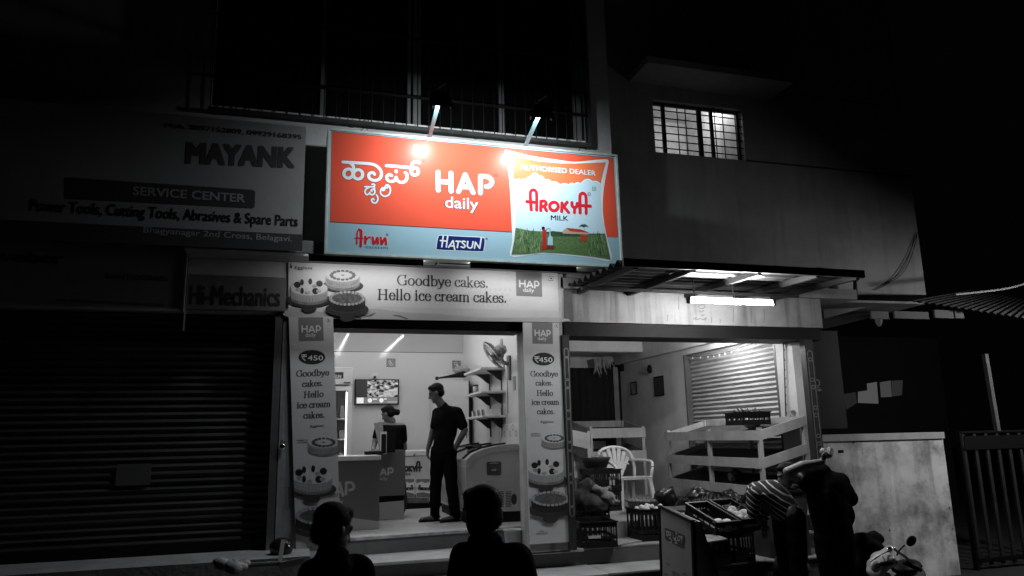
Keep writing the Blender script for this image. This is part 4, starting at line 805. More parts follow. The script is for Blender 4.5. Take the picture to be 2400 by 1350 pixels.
m = MB(); M1.text(m, 'SERVICE CENTER', (1010, 832), (1860, 890), 66, .005, 0, .03); m.build('pale_lettering', mat('grey_white_print', .4, .5), ms); m = MB(); M1.text(m, 'Bhagyanagar 2nd Cross, Belagavi.', (1090, 1120), (2218, 1188), 46, .005, 0, .012); m.build('pale_lettering', mat('grey_white_print', .4, .5), ms)
YB2 = -.16; b2 = thing('cement_banner', (-2, YB2, 2.26), 'dim wide building-material banner under the hardware sign', 'banner')
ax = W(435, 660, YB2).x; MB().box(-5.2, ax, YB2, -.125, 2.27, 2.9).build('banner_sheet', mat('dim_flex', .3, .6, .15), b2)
M2 = Board(YB2, .30833, 0, 560); m = MB(); M2.text(m, 'weber', (-60, 165), (480, 190), 90, .003, 0, .03); m.build('lettering', INK, b2); m = MB(); M2.text(m, 'SAINT-GOBAIN', (800, 300), (1270, 322), 38, .003, 0, .02); m.build('lettering', INK, b2); m = MB(); M2.text(m, 'TILE ADHESIVE LIGHT BLOCK FIXING MORTAR', (430, 475), (1250, 515), 22, .003, 0, .01); m.build('lettering', INK, b2)
tag(MB().bar(W(443, 592, -.17), W(430, 776, -.17), .012, .012).build('banner_pole', mat('bright_pole', .6, .3, .1, metal=.7)), 'thin bright rod along the right edge of the dim cement banner', 'rod')
YM3 = -.04; b3 = thing('mechanics_board', W(560, 728, YM3), 'grey name board reading Mechanics beside the cake banner', 'sign')
a = W(440, 652, YM3); b = W(668, 730, YM3); MB().box(a.x, b.x, YM3, -.002, b.z, W(560, 640, YM3).z-.03).build('board', mat('grey_flex', .16, .6, .15), b3)
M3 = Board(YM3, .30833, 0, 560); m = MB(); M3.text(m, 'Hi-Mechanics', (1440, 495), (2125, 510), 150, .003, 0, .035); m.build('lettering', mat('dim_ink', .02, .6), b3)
m = MB(); M3.poly(m, [(1440, 495+40), (2150, 545), (2150, 552), (1440, 542)], .003); m.build('rule_line', DARK, b3)
# things by the left pillar
cl = MB(); 
for k in range(9): cl.ell(WZ(515+k*7, 1326-2*math.sin(k), .04)+Vector((0, random.uniform(-.04, .04), random.uniform(-.01, .03))), (.06, .05, random.uniform(.025, .05)), 9, 6, jit=.15)
tag(cl.build('rag', mat('pale_rag', .36, .9, .3), None, True), 'crumpled pale rag lying on the dark pavement', 'rag')
pk = MB(); pk.tube([WZ(545, 1326, .03), WZ(690, 1318, .03)], .018, 8).bar(WZ(655, 1322, .03), WZ(662, 1303, .03)+Vector((0, 0, .12)), .03, .04).bar(WZ(655, 1326, .03), WZ(712, 1314, .05), .02, .05)
tag(pk.build('metal_stand', STEEL), 'steel rod and bracket lying at the foot of the left pillar', 'metal stand')
hm = MB(); hm.ell(W(660, 1283, -.3), (.11, .11, .09), 16, 10); tag(hm.build('glossy_pot', mat('glossy_black', .015, .08, .1), None, True), 'round glossy black pot on the metal stand', 'pot')
lk = MB(); q = W(662, 1047, -.03); lk.ell(q, (.03, .02, .03), 12, 8).tube(smooth([q+Vector((-.015, 0, .02)), q+Vector((-.012, 0, .055)), q+Vector((.012, 0, .055)), q+Vector((.015, 0, .02))]), .006, 6)
tag(lk.build('padlock', mat('chrome', .8, .06, .05, metal=1), None, True), 'shiny padlock on the iron guide left of the cake poster', 'padlock')
LX, LY, LZ = 10.2, -1.4, 2.3  # added unseen lamp that lights the annex corner and boundary wall
sl_ = thing('added_street_lamp', (11.4, -1.9, -.9), 'shaded street lamp on a pole, added out of view to light the right-hand walls', 'street lamp')
MB().cone((11.4, -1.9, -.9), .05, (11.4, -1.9, 2.65), .04).bar((11.4, -1.9, 2.58), (LX, LY, 2.54), .035).build('pole', STEEL, sl_); MB().cone((LX, LY, LZ+.15), .3, (LX, LY, LZ+.24), .08, 24).build('lamp_shade', DARK, sl_)  # shade added to keep this lamp's light off the upper wall
MB().ell((LX, LY, LZ), (.09, .09, .1)).build('globe', emit('added_lamp_glow', (1, 1, 1), 430), sl_, True)
# ---------------------------------------------------------------- inside the bright shop
def ceiling_tube(x, lab):
    o = thing('ceiling_tube_light', (x, 2.8, ZC-.05), lab, 'tube light', 'ceiling tube lights')
    for y0, y1 in ((.5, 1.55), (1.75, 2.78), (2.86, 3.9)):
        MB().box(x-.02, x+.02, y0, y1, ZC-.035, ZC-.001).build('batten', WHT, o)
        MB().cone((x, y0+.02, ZC-.052), .016, (x, y1-.02, ZC-.052), .016, 10).build('tube', TUBE, o, smooth=True)
ceiling_tube(.87, 'left ceiling tube light, mirrored in the glossy back wall'); ceiling_tube(1.82, 'right ceiling tube light, mirrored in the glossy back wall')
YW = YB-.012
def icon(x0, y0, x1, y1, kind, lab):
    a = W(x0, y0, YW); b = W(x1, y1, YW); o = thing('wall_tile_sign', (a+b)/2, lab, 'wall sign')
    MB().box(a.x, b.x, YW, YB-.0005, b.z, a.z).build('tile', mat('grey_tile_print', .2, .4, .06), o); m = MB(); cx, cz, r = (a.x+b.x)/2, (a.z+b.z)/2, (b.x-a.x)*.32
    P = lambda u, v: (cx+u*r, YW, cz+v*r)
    if kind == 0: m.ribbon([P(-.5, .9), P(.7, -.9), P(.1, -.95), P(-.5, -.5), P(-.8, .1), P(-.7, .7)], .008, (0, -1, 0), 0, .001, closed=True); m.ribbon([P(-.4, .4), P(-.3, .1)], .008, (0, -1, 0), 0, .001); m.ribbon([P(-.1, -.1), P(-.05, -.4)], .008, (0, -1, 0), 0, .001)
    else: m.ribbon([P(-.8, .2), P(-.7, .8), P(0, .9), P(.3, .3), P(-.3, -.2)], .008, (0, -1, 0), 0, .001, closed=True); m.ribbon([P(0, 0), P(.8, -.9)], .02, (0, -1, 0), 0, .001)
    m.build('drawing', PRW, o)
icon(906, 840, 927, 860, 0, 'grey square sign with a melon slice drawn on it'); icon(1060, 845, 1080, 864, 1, 'grey square sign with an ice cream drawn on it')
a = W(832, 889, YB-.07); b = W(935, 948, YB-.07)
tv = thing('television', ((a.x+b.x)/2, YB-.07, b.z), 'wall television showing a shop picture with a grey caption strip', 'television')
MB().box(a.x, b.x, YB-.07, YB-.02, b.z, a.z).build('frame', BLK, tv, bevel=.004)
scr = bpy.data.materials.new('screen_picture'); scr.use_nodes = True; nt = scr.node_tree; bs = nt.nodes['Principled BSDF']; bs.inputs['Base Color'].default_value = (.02, .02, .02, 1); bs.inputs['Roughness'].default_value = .15
tc = nt.nodes.new('ShaderNodeTexCoord'); mp = nt.nodes.new('ShaderNodeMapping'); mp.inputs['Scale'].default_value = (9, 1, 16); mp.inputs['Rotation'].default_value = (0, .5, 0); nz = nt.nodes.new('ShaderNodeTexNoise'); nz.inputs['Scale'].default_value = 1.6; nz.inputs['Detail'].default_value = 6
rp = nt.nodes.new('ShaderNodeMapRange'); rp.inputs['From Min'].default_value = .42; rp.inputs['From Max'].default_value = .68; rp.inputs['To Max'].default_value = .75
nt.links.new(tc.outputs['Object'], mp.inputs[0]); nt.links.new(mp.outputs[0], nz.inputs[0]); nt.links.new(nz.outputs['Fac'], rp.inputs['Value']); bs.inputs['Emission Color'].default_value = (1, 1, 1, 1); nt.links.new(rp.outputs[0], bs.inputs['Emission Strength'])
sc_ = emit('screen_white', (1, 1, 1), .8); w_ = b.x-a.x; h_ = a.z-b.z; y_ = YB-.0715
P = lambda u, v, k=0: (a.x+u*w_, y_-k, b.z+v*h_)
scn = MB().quad(P(.28, .3), P(.97, .3), P(.97, .96), P(.28, .96)).build('screen', scr, tv)
MB().quad(P(.03, .3), P(.279, .3), P(.279, .96), P(.03, .96)).build('screen', emit('screen_dark', (1, 1, 1), .012), tv)
m = MB()
for k in range(7): m.quad(P(.55-.03*k, .32), P(.57-.03*k+.01*k, .32), P(.56+.02*k, .72), P(.55+.018*k, .72)) if 0 else m.poly([P(.52+.05*k, .3, .001), P(.545+.05*k, .3, .001), P(.97, .66-.04*k, .001), P(.97, .69-.04*k, .001)])
for k in range(9): m.poly([P(.3+.03*k, .45+.04*(k % 3), .0013), P(.33+.03*k, .43+.04*(k % 3), .0013), P(.33+.03*k, .5+.05*(k % 2), .0013), P(.31+.03*k, .52, .0013)])
m.build('picture', emit('screen_light', (1, 1, 1), .5), scn)
MB().quad(P(.03, .04), P(.97, .04), P(.97, .29), P(.03, .29)).build('caption_strip', emit('screen_grey', (1, 1, 1), .17), tv)
m = MB(); m.quad(P(.05, .06, .001), P(.2, .06, .001), P(.2, .28, .001), P(.05, .28, .001))
for u in (.34, .6): m.poly([P(u+.05*math.cos(t), .17+.09*math.sin(t), .001) for t in (i*math.pi/7 for i in range(14))])
m.quad(P(.4, .2, .001), P(.5, .2, .001), P(.5, .24, .001), P(.4, .24, .001)).quad(P(.66, .2, .001), P(.72, .2, .001), P(.72, .24, .001), P(.66, .24, .001)); m.build('caption_mark', sc_, tv)
m = MB(); wtext(m, 'Fresh Moments', P(.74, .08, .001), (1, 0, 0), (0, 0, 1), .21*w_, .05*h_); m.build('caption_lettering', sc_, tv)
p = W(878, 882, YW); so = thing('wall_socket', p, 'white wall socket with a black plug above the television', 'socket'); MB().box(p.x-.045, p.x+.045, YW-.01, YW, p.z-.04, p.z+.05).build('plate', WPL, so, bevel=.003); MB().box(p.x-.02, p.x+.02, YW-.05, YW-.011, p.z-.03, p.z).build('plug', BLK, so)
# display fridge
fx0, fx1, fy = .18, W(826, 900, 3.5).x, 3.5
fg = thing('display_fridge', (.5, 3.9, 0), 'tall glass-door display fridge with a lit strip at the left back', 'fridge')
fb = MB(); fb.box(fx0, fx0+.05, fy+.03, 4.4, .05, 2.08).box(fx1-.05, fx1, fy+.03, 4.4, .05, 2.08).box(fx0, fx1, 4.35, 4.4, .05, 2.08).box(fx0+.05, fx1-.05, fy+.03, 4.349, .05, .35); fb.build('cabinet', WHT, fg)
MB().box(fx0, fx1, fy, 4.4, 1.83, 2.085).build('header', mat('pale_header', .6, .4), fg, bevel=.01)
hb = W(797, 880, fy-.003); m = MB(); m.box(fx0+.1, W(805, 880, fy).x, fy-.004, fy-.001, hb.z-.045, hb.z+.05); m.box(fx1-.13, fx1-.03, fy-.004, fy-.001, 1.845, 1.865); hp = m.build('header_plate', INK, fg)
m = MB(); A_ = W(771, 883, fy-.006); B_ = W(804, 883, fy-.006); wtext(m, 'HATSUN', A_+Vector((-.03, 0, -.02)), (1, 0, 0), (0, 0, 1), (B_-A_).length, .05, 0, .04); m.build('header_lettering', PRW, hp)
dr = MB(); dr.box(fx0, fx0+.05, fy, fy+.03, .36, 1.8).box(fx1-.06, fx1, fy, fy+.03, .36, 1.8).box(fx0+.05, fx1-.06, fy, fy+.03, 1.74, 1.8).box(fx0+.05, fx1-.06, fy, fy+.03, .36, .42); d_ = dr.build('door', WHT, fg); MB().box(fx1-.055, fx1-.045, fy+.031, fy+.3, .4, 1.78).build('door_seal', BLK, d_)
MB().quad((fx0+.05, fy+.015, .42), (fx1-.06, fy+.015, .42), (fx1-.06, fy+.015, 1.74), (fx0+.05, fy+.015, 1.74)).build('glass_pane', glass('fridge_glass'), d_)
MB().box(fx1-.085, fx1-.07, fy+.04, fy+.055, .44, 1.72).build('light_strip', emit('led_glow', (1, 1, 1), 7), fg)
for z in (.72, 1.02, 1.32): MB().box(fx0+.055, fx1-.06, fy+.12, 4.34, z, z+.02).build('shelf', mat('wire_shelf', .5, .4), fg)
gm = [mat('pale_pack', .6, .4, .2, 14), mat('grey_pack', .25, .4, .4, 18), mat('dark_pack', .08, .4, .4, 18)]
for z in (.74, 1.04, 1.34):
    for k in range(6):
        x = fx1-.12-k*.085; h = random.uniform(.08, .2); o = MB()
        if k % 2: o.lathe([(0, 0), (.035, 0), (.035, h*.7), (.015, h*.85), (.015, h), (0, h)], (x, fy+.22, z+.002), 10)
        else: o.prism([(x-.04, fy+.2, z+.002), (x+.04, fy+.21, z+.002), (x+.035, fy+.22, z+h), (x-.035, fy+.21, z+h)], (0, .05, 0))
        tag(o.build('fridge_pack', gm[(k+int(z*10)) % 3]), 'small food pack on a lit shelf inside the display fridge', 'food pack', 'packs in the display fridge')
# counter, till desk
ct = thing('shop_counter', (.7, 1.4, 0), 'dark shop counter with a white top and large dairy lettering', 'counter')
cm_ = mat('dark_red_grey_laminate', .15, .35, .08, 3); cx1 = W(889, 1150, 1.2).x
MB().prism([(.3, 1.2, .06), (cx1, 1.2, .06), (cx1, 1.75, .06), (.3, 1.75, .06)], (0, 0, .72)).build('body', cm_, ct)
MB().box(.25, cx1+.01, 1.15, 1.85, .785, .835).build('top', WPL, ct, bevel=.008)
MB().prism([W(790, 1209, 1.197), W(888, 1222, 1.197), W(888, 1240, 1.197), W(790, 1243, 1.197)], (0, .002, 0)).build('base_panel', mat('pale_laminate', .4, .4), ct)
C1 = Board(1.197, .25930, 780, 1000); m = MB()
for q in ([(-20, 495), (-20, 640)], [(-60, 640), (50, 640)] if 0 else [(20, 640), (52, 500), (60, 500), (92, 622)], [(34, 590), (80, 590)], [(122, 505), (118, 608)], [(122, 508), (165, 505), (190, 535), (180, 565), (150, 572)]): C1.stroke(m, q, .03, .002, 0, len(q) > 4)
C1.text(m, 'daily', (0, 705), (92, 700), 50, .002, 0, .03); m.build('lettering', mat('pale_grey_print', .5, .4), ct)
m = MB(); C1.stroke(m, [(60, 322), (140, 318), (220, 316), (300, 308), (380, 318), (420, 312)], .008, .0, 0); m.build('foil_edge', mat('foil', .7, .2, .3, 20, metal=.8), ct)
y2 = 2.15; a = W(891, 1010, y2); b = W(949, 1210, y2)
td = thing('till_desk', ((a.x+b.x)/2, y2, 0), 'dark till desk with a pale lower panel beside the counter', 'desk')
MB().box(a.x-.1, b.x, y2, y2+.45, .30, .875).build('body', cm_, td)
MB().prism([W(889, 1178, y2-.003), W(947, 1173, y2-.003), W(947, 1217, y2-.003), W(889, 1218, y2-.003)], (0, .002, 0)).build('base_panel', MATS['pale_laminate'], td)
MB().box(a.x-.1, b.x-.02, y2+.02, y2+.6, .02, .30).build('plinth', BLK, td)
C2 = Board(y2-.003, .25930, 780, 1000); m = MB()
for q in ([(385, 375), (383, 437)], [(410, 377), (408, 438)], [(384, 408), (409, 408)], [(433, 436), (455, 382), (459, 382), (482, 434)], [(441, 418), (473, 417)], [(502, 376), (500, 434)], [(502, 378), (530, 376), (543, 392), (536, 412), (516, 415)]): C2.stroke(m, q, .022, .002, 0, len(q) > 4)
C2.text(m, 'daily', (402, 484), (494, 482), 32, .002, 0, .02); m.build('lettering', MATS['pale_grey_print'], td)
p0 = W(895, 1012, 2.05); p1 = W(905, 1055, 2.05); mo = thing('monitor', (p0.x, 2.05, p1.z), 'black till screen seen nearly edge-on with a white rim, before the woman', 'monitor')
MB().box(p0.x-.02, p1.x, 2.0, 2.06, p1.z-.05, p0.z).build('case', WPL, mo, bevel=.004); MB().box(p1.x, W(926, 1030, 2.05).x, 2.02, 2.08, p1.z-.03, p0.z-.005).build('screen_back', BLK, mo); MB().cone((p1.x+.03, 2.1, .876), .09, (p1.x+.03, 2.1, p1.z-.03), .03, 14).build('foot', BLK, mo); MB().box(p0.x-.012, p1.x-.008, 1.995, 1.999, p1.z-.04, p0.z-.03).build('screen', BLK, mo)
bx = MB(); bx.box(W(856, 1060, 1.7).x, W(896, 1060, 1.7).x, 1.6, 1.84, .8355, .875); tag(bx.build('cash_box', BLK), 'flat black cash box on the white counter top', 'box')
# chest freezer at the back
yc_ = 3.5; cz = W(960, 1063, yc_).z; x0, x1 = 1.2, W(1030, 1060, yc_).x
cf = thing('chest_freezer', ((x0+x1)/2, 3.9, 0), 'white chest freezer with printed milk packets at the back wall', 'freezer')
MB().box(x0, x1, yc_, 4.3, .1, cz-.04).build('body', mat('freezer_white', .55, .35, .08), cf, bevel=.008); MB().box(x0-.01, x1+.01, yc_-.015, 4.31, cz-.036, cz+.04).build('lid', WHT, cf, bevel=.012); MB().box(x0+.02, x1-.02, yc_+.02, 4.28, .0, .1).build('plinth', BLK, cf)
p = W(971, 1065, yc_-.02); MB().box(p.x-.015, p.x+.015, yc_-.035, yc_-.016, p.z-.03, p.z+.01).build('lock', STEEL, cf)
C3 = Board(yc_-.002, .25930, 780, 1000); m = MB()
def arok(b, mb, x, y, s, w, off):
    for q in ([(0, 60), (2, 10), (9, 2), (16, 10), (17, 60)], [(-12, 38), (17, 38)], [(30, 60), (30, 35), (44, 33), (46, 42), (32, 48)], [(38, 48), (48, 60)], arc(64, 47, 12, 13, 0, 360, 12), [(84, 34), (84, 60)], [(98, 33), (86, 47), (99, 60)], [(108, 34), (112, 46), (121, 46), (124, 34)], [(117, 46), (116, 60)], [(132, 60), (133, 12), (142, 2), (150, 12), (150, 60)], [(133, 38), (163, 38)]): b.stroke(mb, [(x+u*s, y+v*s) for u, v in q], w, off)
arok(C3, m, 574, 315, 1.4, .03, .002); C3.text(m, 'MILK', (632, 442), (707, 440), 24, .002, 0, .05)
arok(C3, m, 612, 528, .72, .016, .006); arok(C3, m, 778, 528, .72, .016, .006); m.build('lettering', INK, cf)
m = MB()
for x in (610, 752): C3.poly(m, [(x, 472), (x+128, 470), (x+122, 560), (x+130, 640), (x, 645), (x+6, 560)], .002)
m.build('packet_print', PRW, cf); m = MB()
for x in (610, 752):
    C3.poly(m, [(x+2, 474), (x+126, 472), (x+123, 500), (x+80, 508), (x+50, 496), (x+4, 512)], .004); C3.poly(m, [(x+6, 600), (x+60, 592), (x+124, 604), (x+129, 638), (x+2, 642)], .004)
m.build('packet_band_print', mat('mid_grey_print', .16, .5, .4, 20), cf); m = MB(); C3.poly(m, [(590, 600), (870, 620), (870, 690), (590, 690)], .0012); m.build('meadow_print', mat('meadow_print', .1, .5, .6, 14), cf)
# ice cream freezer on the right
ny = 1.2; fr = thing('ice_cream_freezer', (2.36, 2.0, 0), 'grey curved-top ice cream freezer at the right wall of the shop', 'freezer')
fl = [W(1092, 1078, ny), W(1108, 1063, ny), W(1135, 1052, ny), W(1165, 1045, ny), W(1195, 1041, ny), W(1213, 1041, ny), W(1221, 1050, ny)]
for q in fl: q.x = min(q.x, 2.735)
lx, rx = fl[0].x, fl[-1].x
bt = MB().prism([(lx, ny, .13), (rx, ny, .13)]+[tuple(q-Vector((0, 0, .075))) for q in reversed(fl)], (0, 1.75, 0)); bt.build('body', mat('freezer_grey', .5, .4, .1, 2), fr)
MB().prism([tuple(q-Vector((0, .02, .072))) for q in fl]+[tuple(q-Vector((0, .02, .0))) for q in reversed(fl)], (0, 1.79, 0)).build('lid', mat('freezer_rim', .42, .35, .08, 2), fr)
g = MB(); tp = [q+Vector((0, .1, .004)) for q in fl[0:5]]; g.add(tp+[q+Vector((0, 1.5, 0)) for q in tp], [(i, i+1, i+6, i+5) for i in range(4)]); g.build('glass_lid', glass('lid_glass', .05, .6), fr)
g = MB()
for y in (.1, .8, 1.5): g.tube([q+Vector((0, y, .008)) for q in tp], .01, 6)
g.build('lid_rail', BLK, fr)
MB().box(lx+.03, rx-.02, ny+.02, ny+1.7, .0, .128).build('plinth', BLK, fr)
F = Board(ny-.003, .25930, 780, 1000); m = MB(); F.poly(m, [(1400, 318), (1512, 314), (1524, 326), (1522, 432), (1508, 441), (1402, 440), (1392, 430), (1390, 330)], 0); m.build('badge', mat('badge_grey', .06, .4), fr)
m = MB(); F.text(m, 'HAP', (1436, 400), (1478, 398), 16, .002, 0, .04); F.stroke(m, [(1420, 332), (1450, 328), (1495, 330)], .006, .002, 0); m.build('badge_lettering', PRW, fr)
m = MB(); F.poly(m, [(1358, 492), (1448, 478), (1450, 522), (1360, 528)], 0); m.build('rating_label', mat('label_print', .5, .5, .35, 40), fr)
m = MB(); F.poly(m, [(1340, 560), (1690, 545), (1698, 762), (1340, 772)], 0); vp = m.build('vent_panel', mat('pale_vent', .5, .45), fr); m = MB()
for k in range(10):
    for xa, xb in ((1450, 1482), (1496, 1546), (1562, 1614)): F.poly(m, [(xa, 588+k*14.5), (xb, 584+k*14.5), (xb, 591+k*14.5), (xa, 595+k*14.5)], .002)
m.build('vent_slot', INK, vp); m = MB(); F.poly(m, arc(1638, 656, 26, 50, 0, 360, 18)[:-1], .002); m.build('vent_knob', DARK, vp)
lf = MB(); lf.quad((lx-.002, ny+.05, .16), (lx-.002, 2.9, .16), (lx-.002, 2.9, .66), (lx-.002, ny+.05, .66)); lf.build('side_print', mat('mottled_print', .35, .4, .5, 5), fr)
ck_ = MB(); p = W(1112, 1050, 1.9); 
for k in range(6): ck_.ell(p+Vector((random.uniform(-.07, .07), random.uniform(-.1, .1), random.uniform(0, .03))), (.06, .07, .03), 10, 6, jit=.12)
tag(ck_.build('black_cloth', BLK, None, True), 'crumpled black cloth lying on top of the ice cream freezer', 'cloth')
# cupboard and the things on it
ya = 3.75; a = W(1028, 893, ya); b = W(1098, 886, ya)
cp = thing('cupboard', ((a.x+b.x)/2, 4.1, 0), 'tall plain white cupboard behind the standing man', 'cupboard'); MB().box(a.x, min(b.x, 2.7), ya, 4.47, .06, 1.90).build('carcass', mat('white_board', .6, .45, .05), cp); MB().box(min(b.x, 2.7)+.002, min(b.x, 2.7)+.02, ya-.004, 4.46, .06, 1.905).build('edge_strip', BLK, cp); MB().box(a.x+.02, 2.68, ya+.03, 4.4, 0, .059).build('plinth', BLK, cp)
h = W(1093, 1015, ya-.02); MB().tube([h+Vector((0, .015, .05)), h+Vector((0, -.02, .03)), h+Vector((0, -.02, -.05)), h+Vector((0, .015, -.07))], .008, 6).build('handle', BLK, cp)
um = MB(); p0 = W(1024, 888, ya+.1); p1 = W(1098, 876, ya+.2); p0.z = max(p0.z, 1.95); um.ell(p0, (.03, .03, .03)); um.tube([p0, p0+(p1-p0)*.3, p0+(p1-p0)*.6, p0+(p1-p0)*.85, p1], [.012, .02, .035, .055, .02], 10)
tag(um.build('folded_umbrella', BLK, None, True), 'black folded umbrella with a ball handle lying on the white cupboard', 'umbrella')
bg_ = MB(); p = W(1078, 868, ya+.35); bg_.ell(p, (.12, .1, .07), 14, 8, jit=.1); bg_.ell(p+Vector((.08, 0, .0)), (.1, .1, .06), 12, 8, jit=.1); tag(bg_.build('carrier_bag', mat('grey_bag', .3, .5, .2), None, True), 'slack grey bag behind the umbrella on the cupboard', 'bag')
# wall shelves on the right
for k, (pa_, pb2, g) in enumerate((((1088, 882), (1130, 862), 'top'), ((1087, 933), (1127, 919), 'middle'), ((1091, 986), (1126, 977), 'bottom'))):
    xl = 2.42; a = WX(*pa_, xl); b = WX(*pb2, xl); z = (a.z+b.z)/2; y0, y1 = 1.9, 2.95
    o = thing('wall_shelf', (2.6, 2.4, z), g+' one of the three pale wall shelves under the fan', 'shelf', 'wall shelves')
    MB().box(xl, XR-.002, y0, y1, z, z+.03).build('board', mat('pale_shelf', .55, .4, .1), o, bevel=.004)
    for y in (2.08, 2.72):
        MB().prism([(XR-.015, y-.015, z-.002), (XR-.015, y-.015, z-.14), (XR-.06, y-.015, z-.12), (XR-.14, y-.015, z-.05), (XR-.22, y-.015, z-.002)], (0, .03, 0)).build('bracket', DARK, o)
    if k == 1:
        j = thing('jar', (2.5, 2.55, z+.03), 'small glass jar with a dark lid on the middle wall shelf', 'jar'); MB().lathe([(0, .002), (.04, .002), (.04, .09), (.03, .1)], (2.5, 2.55, z+.03), 14).build('glass', mat('jar_glass', .4, .1), j, True); MB().lathe([(.038, .1), (.038, .125), (0, .127)], (2.5, 2.55, z+.03), 14).build('lid', BLK, j, True)
    if k == 2:
        for i in range(10):
            y = 2.0+i*.085; o2 = MB(); o2.prism([(2.5, y, z+.032), (2.72, y, z+.032), (2.72, y+.05, z+.12), (2.5, y+.05, z+.12)], (0, .018, 0)); tag(o2.build('snack_packet', gm[i % 3]), 'leaning snack packet in the row on the bottom wall shelf', 'packet', 'packets on the bottom shelf')
for y in (2.08, 2.72): tag(MB().box(XR-.014, XR-.001, y-.012, y+.012, 1.02, 1.93).build('shelf_upright', DARK), 'dark upright rail carrying the pale wall shelves, '+('nearer' if y < 2.4 else 'farther')+' of the two', 'rail', 'shelf uprights')
# wall fan
mt = WX(1196, 862, XR); hub = WX(1158, 832, 2.42); nrm = Vector((-.68, .45, -.55)).normalized()
fan = thing('wall_fan', mt, 'pale wall fan with a round wire cage tilted down over the shelves', 'fan')
fgm = mat('fan_plastic', .25, .35, .06); MB().prism([(XR-.03, mt.y-.05, mt.z+.16), (XR-.03, mt.y+.05, mt.z+.16), (XR-.03, mt.y+.035, mt.z-.16), (XR-.03, mt.y-.035, mt.z-.16)], (.028, 0, 0)).build('base', mat('fan_grey', .12, .4), fan, bevel=.006)
MB().tube(smooth([mt+Vector((-.03, 0, .05)), mt+Vector((-.12, 0, .1)), hub-nrm*.16]), .028, 10).build('arm', MATS['fan_grey'], fan, True)
fc = MB(); fc.cone(hub-nrm*.17, .05, hub-nrm*.13, .075, 16).cone(hub-nrm*.13, .075, hub-nrm*.04, .07, 16); fc.build('motor', fgm, fan, True)
ux = nrm.cross(Vector((0, 0, 1))).normalized(); uy = nrm.cross(ux); cg = MB(); ring = lambda r, d: [hub+nrm*d+(ux*math.cos(t)+uy*math.sin(t))*r for t in (i*math.pi/14 for i in range(29))]
cg.tube(ring(.205, 0), .009, 6)
for r, d in ((.16, .045), (.1, .055), (.16, -.04), (.1, -.05)): cg.tube(ring(r, d), .0025, 4)
for k in range(28):
    t = k*math.pi/14; e = ux*math.cos(t)+uy*math.sin(t)
    for s in (1, -1): cg.tube([hub+nrm*.055*s+e*.04, hub+nrm*.05*s+e*.12, hub+nrm*.03*s+e*.18, hub+e*.205], .0018, 4)
cg.build('cage', mat('cage_wire', .1, .3, .05), fan)
bl = MB()
for k in range(3):
    P = []
    for r, w0, w1 in ((.03, -.4, .3), (.1, -.55, .55), (.16, -.5, .7), (.18, -.1, .5)): P.append([hub+(ux*math.cos(k*2.094+w)+uy*math.sin(k*2.094+w))*r+nrm*.02*w for w in (w0, w1)])
    bl.add([q for r in P for q in r], [(2*i, 2*i+1, 2*i+3, 2*i+2) for i in range(3)])
bl.cone(hub-nrm*.02, .035, hub+nrm*.03, .03, 14); bl.build('blades', mat('fan_blade', .16, .2, .05), fan)
cd_ = MB(); 
for s in (0, .03): cd_.tube([mt+Vector((-.04, s, -.15)), mt+Vector((-.04, s, -.6-s*2))], .003, 4)
cd_.build('pull_cord', DARK, fan)
def wallplate(px, py, w, h, mm, lab, nm='wall_notice'):
    p = WX(px, py, XR); o = MB(); o.box(XR-.008, XR-.001, p.y-w/2, p.y+w/2, p.z-h/2, p.z+h/2); return tag(o.build(nm, mm), lab, nm.replace('_', ' '))
wallplate(1206, 898, .12, .18, MATS['grey_tile_print'], 'small grey notice right of the fan cords'); wallplate(1151, 888, .12, .16, MATS['grey_tile_print'], 'small grey notice between the shelf uprights'); wallplate(1176, 806, .12, .14, MATS['grey_tile_print'], 'small grey notice above the fan motor')
wallplate(1213, 835, .1, .1, WPL, 'white switch plate right of the fan', 'switch_plate'); wallplate(1230, 920, .1, .2, WPL, 'white switch board by the right poster', 'switch_board')
pb3 = thing('menu_board', WX(1205, 1020, XR), 'pale menu board with small round pictures above the ice cream freezer', 'board'); a = WX(1172, 1020, XR-.01); z0, z1 = WX(1205, 1046, XR).z, WX(1205, 992, XR).z
MB().box(XR-.012, XR-.002, .5, a.y, z0, z1).build('panel', mat('menu_panel', .6, .3, .06), pb3); m = MB()
for k in range(6): y = a.y-.12-k*.13; z = z0+(.16 if k % 2 else .24); m.ribbon([(XR-.013, y+.035*math.cos(t), z+.035*math.sin(t)) for t in (i*math.pi/5 for i in range(10))], .014, (-1, 0, 0), 0, .001, closed=True)
m.build('drawing', mat('faint_drawing', .25, .5), pb3)
bk = MB(); bk.lathe([(0, .0), (.075, 0), (.1, .2), (.106, .2), (.106, .19), (.09, .19)], (2.36, .32, -.179), 18); tag(bk.build('bucket', mat('pale_bucket', .4, .4), None, True), 'pale plastic bucket on the top step behind the right poster', 'bucket')
